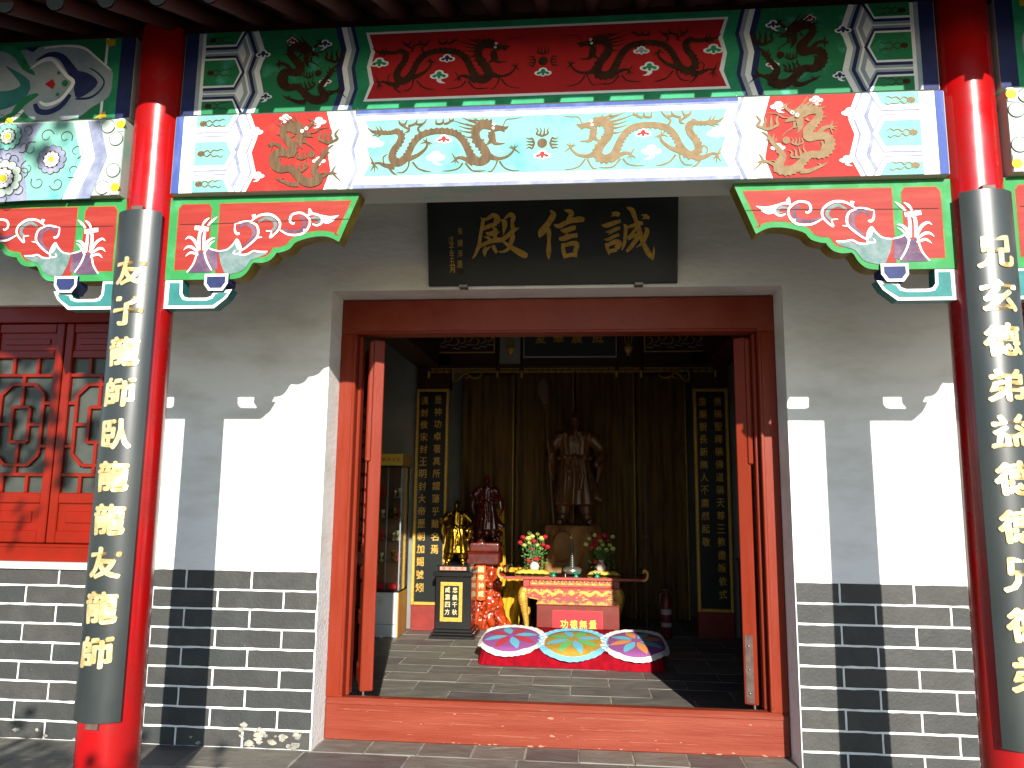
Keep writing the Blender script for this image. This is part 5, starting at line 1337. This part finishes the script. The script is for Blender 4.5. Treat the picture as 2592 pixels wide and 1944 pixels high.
for xi, (xx, ll) in enumerate(((-1.84, 'red gift box at the cabinet bottom, left one'), (-1.72, 'red gift box at the cabinet bottom, right one beside the glass corner'))):
    tag(MB().box(xx - .04, xx + .04, 3.18, 3.26, .4505, .51, .004).build('gift_box', M['paper_red'], loc=(xx, 3.22, .4505)), ll, 'box', 'souvenirs in the display cabinet')

# ---------------------------------------------------------------- altar table
at = thing('altar_table', (.08, 3.4, 0), 'red and gold carved altar table with upturned scroll ends', 'altar table')
yf, yb, zt = 3.2, 3.62, .605
bx('top', mat('table_top', (.05, .012, .010), .08, coat=.6), at, -.60, .775, yf, yb, zt - .024, zt, .004)
bx('top_edge', M['apron_red'], at, -.60, .775, yf - .006, yf, zt - .028, zt - .001, .002)
for s, xe in ((-1, -.60), (1, .775)):
    prof = [(0, -.012), (.03, -.008), (.052, .015), (.058, .05), (.045, .078), (.022, .084), (.012, .068), (.026, .058)]
    n = len(prof); vs = []
    for (a, b_) in prof:
        for yy in (yf, yb): vs.append((xe + s * a, yy, zt + b_ - .012))
        for yy in (yf, yb): vs.append((xe + s * a * .72, yy, zt + b_ * .86 + .002))
    fs = []
    for i in range(n - 1):
        o = i * 4; fs += [(o, o + 1, o + 5, o + 4), (o + 2, o + 6, o + 7, o + 3), (o, o + 4, o + 6, o + 2), (o + 1, o + 3, o + 7, o + 5)]
    e_ = MB().add(vs, fs, True).build('scroll_end', M['apron_red'], at)
    P_ = Paint(Surf((0, yf - .004, 0)), 0); P_.stroke([(xe + s * a * .9, zt + b_ - .006, .020 if i < 6 else .014) for i, (a, b_) in enumerate(prof)], k=3, deep=.008); P_.build('gold_edge', M['gold_paint'], e_)
bx('waist', M['apron_red'], at, -.335, .49, yf + .03, yb - .03, .505, zt - .03, .003)
for s in (-.40, .49): bx('corner_block', M['apron_red'], at, s, s + .065, yf + .012, yf + .07, .505, zt - .03, .004)
fret(-.33, .485, .528, .578, yf + .024, M['gold_paint'], at)
bx('moulding', M['apron_red'], at, -.42, .575, yf, yb, .492, .506, .004)
ap = [(-.41, .492), (.565, .492), (.565, .40)] + smooth([(.49, .40), (.44, .395), (.36, .375), (.28, .373), (.22, .395), (.16, .376), (.08, .368), (0, .376), (-.06, .396), (-.12, .374), (-.2, .373), (-.28, .392), (-.335, .40)], 3) + [(-.41, .40)]
am = MB().prism(ap, yf + .004, yf + .03).build('apron', M['apron_red'], at)
P_ = Paint(Surf((0, yf + .004, 0)), .004)
P_.stroke([(-.335, .402, .010), (-.28, .394, .010), (-.2, .377, .010), (-.12, .378, .010), (-.06, .399, .010), (0, .381, .010), (.08, .373, .010), (.16, .381, .010), (.22, .399, .010), (.28, .378, .010), (.36, .380, .010), (.44, .398, .010), (.49, .402, .010)], k=4, deep=.006)
random.seed(5)
for s in (-1, 1):
    c0 = .08
    P_.stroke([(c0 + s * .40, .455, .006), (c0 + s * .36, .475, .022), (c0 + s * .30, .44, .026), (c0 + s * .24, .47, .026), (c0 + s * .18, .435, .026), (c0 + s * .13, .462, .028), (c0 + s * .08, .455, .018)], k=5, spines=.4, deep=.008)
    for i in range(16):
        x_ = c0 + s * random.uniform(.05, .43); z_ = random.uniform(.405, .483); r_2 = random.uniform(.010, .022)
        P_.stroke([(x_ + r_2 * math.cos(k * 1.0) * (1 - k * .1), z_ + r_2 * .6 * math.sin(k * 1.0) * (1 - k * .1), .006) for k in range(6)], k=2, deep=.006)
for k in range(7):
    a = R(-60 + k * 20); P_.stroke([(.08, .43, .006), (.08 + .035 * math.sin(a), .43 + .045 * math.cos(a), .012), (.08 + .042 * math.sin(a), .43 + .055 * math.cos(a), .002)], k=2, deep=.006)
P_.build('gold_carving', M['gold_paint'], am)
def leg(x, y, s):
    mb = MB(); pts = [(x, y, .485), (x - s * .014, y - .010, .44), (x - s * .018, y - .014, .39), (x - s * .002, y - .004, .28), (x + s * .018, y + .006, .16), (x + s * .022, y, .07), (x + s * .008, y - .012, .03), (x, y - .015, .004)]
    mb.tube(pts, [.045, .052, .050, .036, .026, .022, .028, .024], 12)
    l = mb.build('leg', M['gold_paint'], at)
    if y < 3.4:
        mb2 = MB()
        for i in range(8): mb2.ball((x - s * .015 + random.uniform(-.03, .03), y - .055, .46 - i * .018), .012, 8, 6)
        mb2.build('carved_mask', M['gold_paint'], l)
for s, x_ in ((1, -.385), (-1, .535)):
    leg(x_, yf + .04, s); leg(x_, yb - .05, s)
bx('back_apron', M['apron_red'], at, -.38, .53, yb - .03, yb - .01, .40, .49, 0)

# on the altar
def lotus(x, y, label):
    mb = MB(); z = zt + .001
    mb.lathe([(.022, z), (.024, z + .006), (.010, z + .012), (.014, z + .02), (.030, z + .028)], x, y, 16)
    for k in range(8):
        a = k * math.pi / 4; c_, s_ = math.cos(a), math.sin(a)
        vs = [(x + c_ * r_ - s_ * w_, y + s_ * r_ + c_ * w_, z + h_) for (r_, h_, w_) in [(.018, .022, -.008), (.018, .022, .008), (.036, .026, .013), (.05, .040, 0), (.036, .026, -.013)]]
        mb.add(vs, [(0, 1, 2, 3, 4)])
        mb.add([(q[0], q[1], q[2] + .002) for q in vs], [(4, 3, 2, 1, 0)])
    return tag(mb.build('lotus_dish', M['lotus'], loc=(x, y, z)), label, 'dish', 'green lotus dishes on the altar')
lotus(-.10, 3.30, 'green lotus dish on the altar, nearest the left bouquet'); lotus(.125, 3.27, 'green lotus dish on the altar, in front of the silver bowl'); lotus(.335, 3.31, 'green lotus dish on the altar, in shade right of the silver bowl')
ib = thing('silver_bowl', (.085, 3.45, zt), 'round silver incense bowl with a tall chained cone in the middle of the altar', 'incense burner')
MB().lathe([(.03, zt + .001), (.07, zt + .01), (.10, zt + .035), (.098, zt + .06), (.07, zt + .078), (.02, zt + .084)], .085, 3.45, 28).build('bowl', M['silver'], ib)
mb = MB()
for k in range(16): mb.lathe([(.028 - .0014 * k, zt + .085 + k * .017), (.031 - .0014 * k, zt + .09 + k * .017), (.012, zt + .10 + k * .017)], .085, 3.45, 12)
mb.tube([(.085, 3.45, zt + .08), (.085, 3.45, zt + .40)], .003, 6); mb.build('chained_cone', mat('steel_dark', (.12, .13, .12), .35, metal=.7), ib)
mb = MB(); mb.ball((.075, 3.45, zt + .375), .016, sc=(1, 1, .8)); mb.ball((.083, 3.452, zt + .40), .009); mb.build('knob', M['gold'], ib)
tag(MB().tube([(.02, 3.225, zt), (.02, 3.225, zt + .03)], .004, 8).build('candle', M['ceramic'], loc=(.02, 3.225, zt)), 'tiny pale candle stub at the front edge of the altar table', 'candle')
def runner(x0, x1, y, label):
    mb = MB(); n = 20; vs = []
    for i in range(n + 1):
        t = i / n; xx = x0 + (x1 - x0) * t; r_q = .022 * (1 - abs(2 * t - 1) ** 6) + .003
        for k in range(10):
            th = 2 * math.pi * k / 10; vs.append((xx, y + 3.0 * r_q * math.cos(th), zt + .002 + r_q + r_q * math.sin(th) * .95 + .003 * math.sin(i * 1.7)))
    mb.add(vs, [(i * 10 + k, i * 10 + (k + 1) % 10, (i + 1) * 10 + (k + 1) % 10, (i + 1) * 10 + k) for i in range(n) for k in range(10)], True)
    mb.add(vs[:10], [tuple(range(10))]); mb.add(vs[-10:], [tuple(range(10))])
    return tag(mb.build('yellow_cloth', mat('cloth_yellow', (.55, .40, .05), .7, bump=.3, bscale=40), loc=((x0 + x1) / 2, y, zt)), label, 'cloth', 'yellow cloth rolls on the altar')
runner(-.50, -.14, 3.40, 'yellow cloth roll under the left bouquet, in sun'); runner(.24, .575, 3.42, 'yellow cloth roll under the right bouquet, in shade')
def bouquet(x, y, label, seed):
    random.seed(seed)
    t = thing('bouquet', (x, y, zt), label, 'flowers', 'vases of roses on the altar')
    MB().lathe([(.035, zt + .046), (.048, zt + .06), (.05, zt + .09), (.03, zt + .125), (.022, zt + .14), (.030, zt + .155)], x, y, 18).build('vase', M['ceramic'], t)
    pal = [M['rose_yel'], M['rose_red'], M['rose_yel'], M['rose_red'], M['rose_yel']]
    spots = [(-.10, .33), (-.13, .27), (-.05, .37), (-.09, .24), (-.045, .27), (-.02, .22), (.0, .30), (.02, .26), (.03, .36), (.06, .32), (.08, .27), (.10, .34), (.055, .22), (-.06, .31), (-.02, .35), (.11, .24), (.02, .12), (-.05, .10)]
    stm = MB(); lf = MB()
    for i, (dx, dz) in enumerate(spots):
        c = Vector((x + dx * 1.15 + random.uniform(-.01, .01), y + random.uniform(-.06, .05), zt + .04 + dz + random.uniform(-.01, .01)))
        mb = MB(); r0_ = random.uniform(.024, .035)
        mb.ball(c, r0_ * .62, 8, 6)
        for k in range(13):      # petals wrapped round the heart
            a = k * 2.4 + i; w_ = k / 12; d = Vector((math.cos(a), math.sin(a), 0)); s_ = Vector((-d.y, d.x, 0)); o_ = .45 + .45 * w_; hz_ = .75 - .55 * w_
            U_ = lambda q, t_, z_: c + d * r0_ * q + s_ * r0_ * t_ + Vector((0, -r0_ * .25 * z_, r0_ * z_))
            p = [U_(o_ * .5, -.3, -.6), U_(o_ * .5, .3, -.6), U_(o_, .55, -.05), U_(o_ * .96, .38, hz_), U_(o_ * 1.08, 0, hz_ + .12), U_(o_ * .96, -.38, hz_), U_(o_, -.55, -.05)]
            mb.add(p, [(0, 1, 2, 6), (6, 2, 3, 5), (5, 3, 4)])
        mb.build('rose', pal[(i * 3 + seed) % 5] if dz > .15 else M['rose_red'], t)
        stm.tube([(x, y, zt + .14), ((x + c.x) / 2 + .01, (y + c.y) / 2, (zt + .14 + c.z) / 2), tuple(c)], .0022, 5)
        for k in range(7):
            f = random.uniform(.05, .95); b0 = Vector((x, y, zt + .12)).lerp(c, f) + Vector((random.uniform(-.03, .03), random.uniform(-.03, .03), random.uniform(-.03, .01)))
            d = Vector((random.uniform(-1, 1), random.uniform(-1, .4), random.uniform(-.3, .6))).normalized(); s_ = d.orthogonal().normalized(); l_2 = random.uniform(.016, .03)
            lf.add([b0, b0 + d * l_2 * .5 + s_ * l_2 * .35, b0 + d * l_2, b0 + d * l_2 * .5 - s_ * l_2 * .35], [(0, 1, 2, 3)])
    for i in range(110):     # leaves trailing round the vase
        b0 = Vector((x + random.uniform(-.12, .13), y + random.uniform(-.05, .04), zt + .05 + random.uniform(0, .2)))
        d = Vector((random.uniform(-1, 1), random.uniform(-1, .4), random.uniform(-.4, .8))).normalized(); s_ = d.orthogonal().normalized(); l_2 = random.uniform(.018, .034)
        lf.add([b0, b0 + d * l_2 * .5 + s_ * l_2 * .35, b0 + d * l_2, b0 + d * l_2 * .5 - s_ * l_2 * .35], [(0, 1, 2, 3)])
    stm.build('stems', M['leaf'], t, kind='stuff'); lf.build('leaves', M['leaf'], t, kind='stuff')
bouquet(-.30, 3.42, 'bouquet of red and yellow roses on the left of the altar, partly in sun', 3)
bouquet(.38, 3.44, 'bouquet of red and yellow roses on the right of the altar, in shade', 4)

# ---------------------------------------------------------------- donation box
db = thing('donation_box', (.145, 2.95, 0), 'dark red donation box with bright red paper lettered 功德無量 behind the cushions', 'donation box')
yf = 2.78; k = .985
bx('body', M['box_red'], db, -.240, .528, yf, 3.15, 0, .392, .005)
bx('lid', mat('box_lid', (.16, .05, .02), .10, coat=.6), db, -.245, .533, yf - .004, 3.155, .3925, .400, .002)
bx('slot', M['panel_black'], db, .06, .22, 2.95, 2.97, .400, .4012, 0)
pp = bx('paper_frame', M['apron_red'], db, -.093, .375, yf - .004, yf - .0005, .09, .350, .001)
bx('paper', M['paper_red'], pp, -.086, .368, yf - .0065, yf - .0045, .095, .343, 0)
for i, c_ in enumerate('功德無量'):
    mb = MB(); write(mb, c_, lambda u, v, h, i=i: Vector((.018 + i * .088 + u, yf - .0068 - h, .226 + v)), .068, .074, .016, .0008, rough=.05); mb.build('character', mat('yellow_print', (.75, .55, .06), .6) if i == 0 else bpy.data.materials['yellow_print'], pp)

# ---------------------------------------------------------------- kneeler and its cushions
KR = Matrix.Translation((.095, 2.27, 0)) @ Matrix.Rotation(R(-3.2), 4, 'Z')
kn = thing('kneeling_bench', (.095, 2.27, 0), 'low kneeling bench covered in crimson velvet on the slate floor', 'kneeling bench')
# padded cover with a hanging skirt that flares a little at the foot
vs = []; ring = []
def rr_(hx, hy, z, wv=0):
    out = []
    n = 96
    for i in range(n):
        a = 2 * math.pi * i / n; ca, sa = math.cos(a), math.sin(a); e = .16
        px_ = hx * math.copysign(abs(ca) ** e, ca); py_ = hy * math.copysign(abs(sa) ** e, sa)
        q = wv * math.sin(i * 1.3) ; out.append(KR @ Vector((px_ * (1 + q), py_ * (1 + q * 2), z)))
    return out
BT_ = lambda ly: .175 + .19 * ly           # the padded top slopes up towards the altar
lv = [(.775, .300, 0, .006), (.768, .294, .35, .004), (.758, .288, .7, .002), (.752, .284, .93, 0), (.742, .276, 1.0, 0), (.70, .24, 1.0, 0), (.35, .12, 1.0, 0)]
for i_, a in enumerate(lv):
    for p in rr_(a[0], a[1], 0, a[3]):
        ly = (KR.inverted() @ p).y; vs.append(Vector((p.x, p.y, .003 + (BT_(ly) - .003 + (.004 if i_ > 4 else 0)) * a[2])))
n = 96; fs = [(i * n + k, i * n + (k + 1) % n, (i + 1) * n + (k + 1) % n, (i + 1) * n + k) for i in range(len(lv) - 1) for k in range(n)] + [tuple((len(lv) - 1) * n + k for k in range(n))]
MB().add(vs, fs, True).build('velvet_cover', M['cloth_red'], kn)
def cushion(cx, cy, field, petals, ruffle, label, r=.258):
    C0 = KR @ Vector((cx, cy, BT_(cy)))
    t = thing('round_cushion', C0, label, 'cushion', 'round kneeling cushions on the bench')
    def SF(x, y, h):      # a point of the soft cushion, sagging over the front edge of the bench
        lx, ly = cx + x, cy + y; rr = math.hypot(x, y)
        dome = .026 * max(0, 1 - (rr / r) ** 2.6) ** .8
        sag = max(0, -ly - .275); drop = .55 * sag
        q = 1.0
        if ly < -.30: ly = -.30 + (ly + .30) * .5
        side = max(0, abs(lx) - .76); lx = math.copysign(min(abs(lx), .76 + side * .6), lx)
        return KR @ Vector((lx, ly, BT_(max(ly, -.29)) + .012 + dome + h - drop - side * .5))
    mb = MB(); n = 64; prof = [0, .15, .3, .42, .54, .66, .76, .86, .94, 1.0]
    vs = [SF(0, 0, 0)]
    for p in prof[1:]:
        for i in range(n):
            a = 2 * math.pi * i / n; vs.append(SF(p * r * math.cos(a), p * r * math.sin(a), 0))
    fs = [(0, 1 + i, 1 + (i + 1) % n) for i in range(n)] + [(1 + j * n + i, 1 + (j + 1) * n + i, 1 + (j + 1) * n + (i + 1) % n, 1 + j * n + (i + 1) % n) for j in range(len(prof) - 2) for i in range(n)]
    mb.add(vs, fs, True); mb.build('cover', field, t)
    def patch(pts, m_, name, h=.003):
        mb = MB(); c_ = (sum(p[0] for p in pts) / len(pts), sum(p[1] for p in pts) / len(pts))
        n_ = len(pts); vs = [SF(*c_, h)]; K = 5
        for f in range(1, K + 1): vs += [SF(c_[0] + (p[0] - c_[0]) * f / K, c_[1] + (p[1] - c_[1]) * f / K, h) for p in pts]
        fs = [(0, 1 + i, 1 + (i + 1) % n_) for i in range(n_)] + [(1 + j * n_ + i, 1 + (j + 1) * n_ + i, 1 + (j + 1) * n_ + (i + 1) % n_, 1 + j * n_ + (i + 1) % n_) for j in range(K - 1) for i in range(n_)]
        mb.add(vs, fs, True).build(name, m_, t)
    for k in range(8):
        a = k * math.pi / 4 + .35; d = (math.cos(a), math.sin(a)); s_ = (-d[1], d[0])
        pts = [(d[0] * q * r + s_[0] * w_ * r, d[1] * q * r + s_[1] * w_ * r) for q, w_ in [(.14, 0), (.30, .10), (.50, .155), (.72, .11), (.92, 0), (.72, -.11), (.50, -.155), (.30, -.10)]]
        patch(smooth(pts, 2, True), petals[k % 2], 'petal')
    nr = 200; vs = []
    for (rr, am) in ((.985, 0), (1.06, .3), (1.14, .6), (1.22, .8)):
        for i in range(nr):
            a = 2 * math.pi * i / nr; w_ = am * (.5 + .5 * math.sin(a * 31 + math.sin(a * 5) * 2)); w2 = am * math.sin(a * 7 + cx * 9)
            vs.append(SF((rr * r + .004 * w2) * math.cos(a), (rr * r + .004 * w2) * math.sin(a), .003 + .006 * w_) + Vector((0, -.005 * w_, 0)))
    fs = [(j * nr + i, j * nr + (i + 1) % nr, (j + 1) * nr + (i + 1) % nr, (j + 1) * nr + i) for j in range(3) for i in range(nr)]
    MB().add(vs, fs, True).build('ruffle', ruffle, t)
    return t
cushion(-.520, -.055, M['c_purple'], (M['c_blue'], M['c_red']), M['c_white'], 'purple round cushion with blue and red petals and white ruffle, left on the bench')
cushion(.015, -.085, M['c_gold'], (M['c_blue'], M['c_green']), M['c_sky'], 'golden round cushion with blue and green petals and sky-blue ruffle, middle of the bench')
cushion(.545, -.06, M['c_purple'], (M['c_orange'], M['c_blue']), M['c_white'], 'purple round cushion with orange and blue petals and white ruffle, right end in shadow')

# ---------------------------------------------------------------- at the dark right side
fe = thing('fire_extinguisher', (1.03, 3.45, 0), 'red fire extinguisher with white label on the dark floor at right', 'fire extinguisher')
MB().lathe([(.05, .002), (.055, .01), (.055, .36), (.045, .40), (.02, .43), (.018, .46)], 1.03, 3.45, 20).build('cylinder', mat('extinguisher_red', (.10, .004, .004), .5), fe)
MB().lathe([(.0557, .12), (.0557, .16)], 1.03, 3.45, 20).build('label_band', M['grey_print'], fe); MB().lathe([(.0557, .24), (.0557, .29)], 1.03, 3.45, 20).build('label_band', M['grey_print'], fe)
MB().box(.99, 1.06, 3.44, 3.46, .462, .49, .004).build('handle', M['black'], fe); MB().tube([(1.03, 3.45, .45), (.97, 3.44, .44), (.965, 3.44, .3), (.97, 3.44, .2)], .008, 8).build('hose', M['black'], fe)
tag(MB().tube([(.86, 3.75, .05), (.86, 3.75, 1.75)], .008, 8).box(.84, .885, 3.73, 3.76, .98, 1.0, .004).build('metal_post', mat('post_dull', (.05, .05, .05), .6), loc=(.86, 3.75, 0)), 'thin dark metal post standing right of the altar in shadow', 'post')
gs = thing('gift_stack', (1.86, 3.3, 0), 'small side table with red and green wrapped gifts right of the right shrine panel', 'side table')
bx('table_top', M['dark_wood'], gs, 1.74, 2.1, 3.2, 3.5, .78, .80, .004)
for a in (1.76, 2.06):
    for b_ in (3.22, 3.46): bx('leg', M['dark_wood'], gs, a, a + .025, b_, b_ + .025, 0, .78, .002)
tag(MB().box(1.755, 1.80, 3.26, 3.34, .801, .98, .006).build('red_bag', M['paper_red'], loc=(1.78, 3.3, .801)), 'red gift bag beside the gold frame of the right shrine panel', 'bag')
mb = MB(); mb.ball((1.87, 3.32, .87), .062, sc=(.9, .8, 1.1)); mb.tube([(1.87, 3.32, .93), (1.88, 3.31, .99)], [.02, .035], 10)
tag(mb.build('green_bundle', M['leaf'], loc=(1.87, 3.32, .801)), 'green wrapped bundle next to the red gift bag', 'bundle')

# ---------------------------------------------------------------- unseen greenery, added behind the viewer to throw the shade on the left bay
def leafy(name, x, y, cz, rx, rz, n, trunk_r, label, cat, seed, lsz=.11):
    random.seed(seed); t = thing(name, (x, y, -.18), label, cat)
    tb_ = MB(); top = cz + rz * .2
    tb_.tube([(x, y, -.2), (x + .05, y, cz * .4), (x, y + .05, cz - rz * .4), (x, y, top)], [trunk_r, trunk_r * .8, trunk_r * .6, trunk_r * .2], 12)
    for k in range(9):
        a = k * 2.4; z0_ = cz - rz * (.5 - .08 * k)
        tb_.tube([(x, y, z0_), (x + rx * .4 * math.cos(a), y + rx * .4 * math.sin(a), z0_ + rz * .25), (x + rx * .75 * math.cos(a), y + rx * .75 * math.sin(a), z0_ + rz * .45)], [trunk_r * .4, trunk_r * .22, .01], 8)
    tb_.build('trunk', M['stump'], t)
    cr = MB(); cl = [Vector((random.gauss(0, 1), random.gauss(0, 1), random.gauss(0, 1))).normalized() * random.uniform(.3, .86) for _ in range(70)]
    for i in range(n):
        c = cl[i % 70] + Vector((random.gauss(0, .12), random.gauss(0, .12), random.gauss(0, .12)))
        p = Vector((x + c.x * rx, y + c.y * rx, cz + c.z * rz)); d = Vector((random.gauss(0, 1), random.gauss(0, 1), random.gauss(0, .6))).normalized(); s_ = d.orthogonal().normalized() * lsz * .45; d *= lsz * random.uniform(.7, 1.4)
        cr.add([p, p + d * .5 + s_, p + d, p + d * .5 - s_], [(0, 1, 2, 3)])
    cr.build('crown', M['leaf'], t, kind='stuff')
leafy('tree', -3.32, -7.0, 5.92, 2.62, 2.62, 13000, .16, 'unseen leafy tree added behind the viewer to shade the left bay', 'tree', 21, .15)
leafy('shrub', -1.45, -6.4, 1.50, 1.08, .98, 5000, .05, 'unseen clipped shrub added behind the viewer to shade the left column foot', 'shrub', 22, .09)
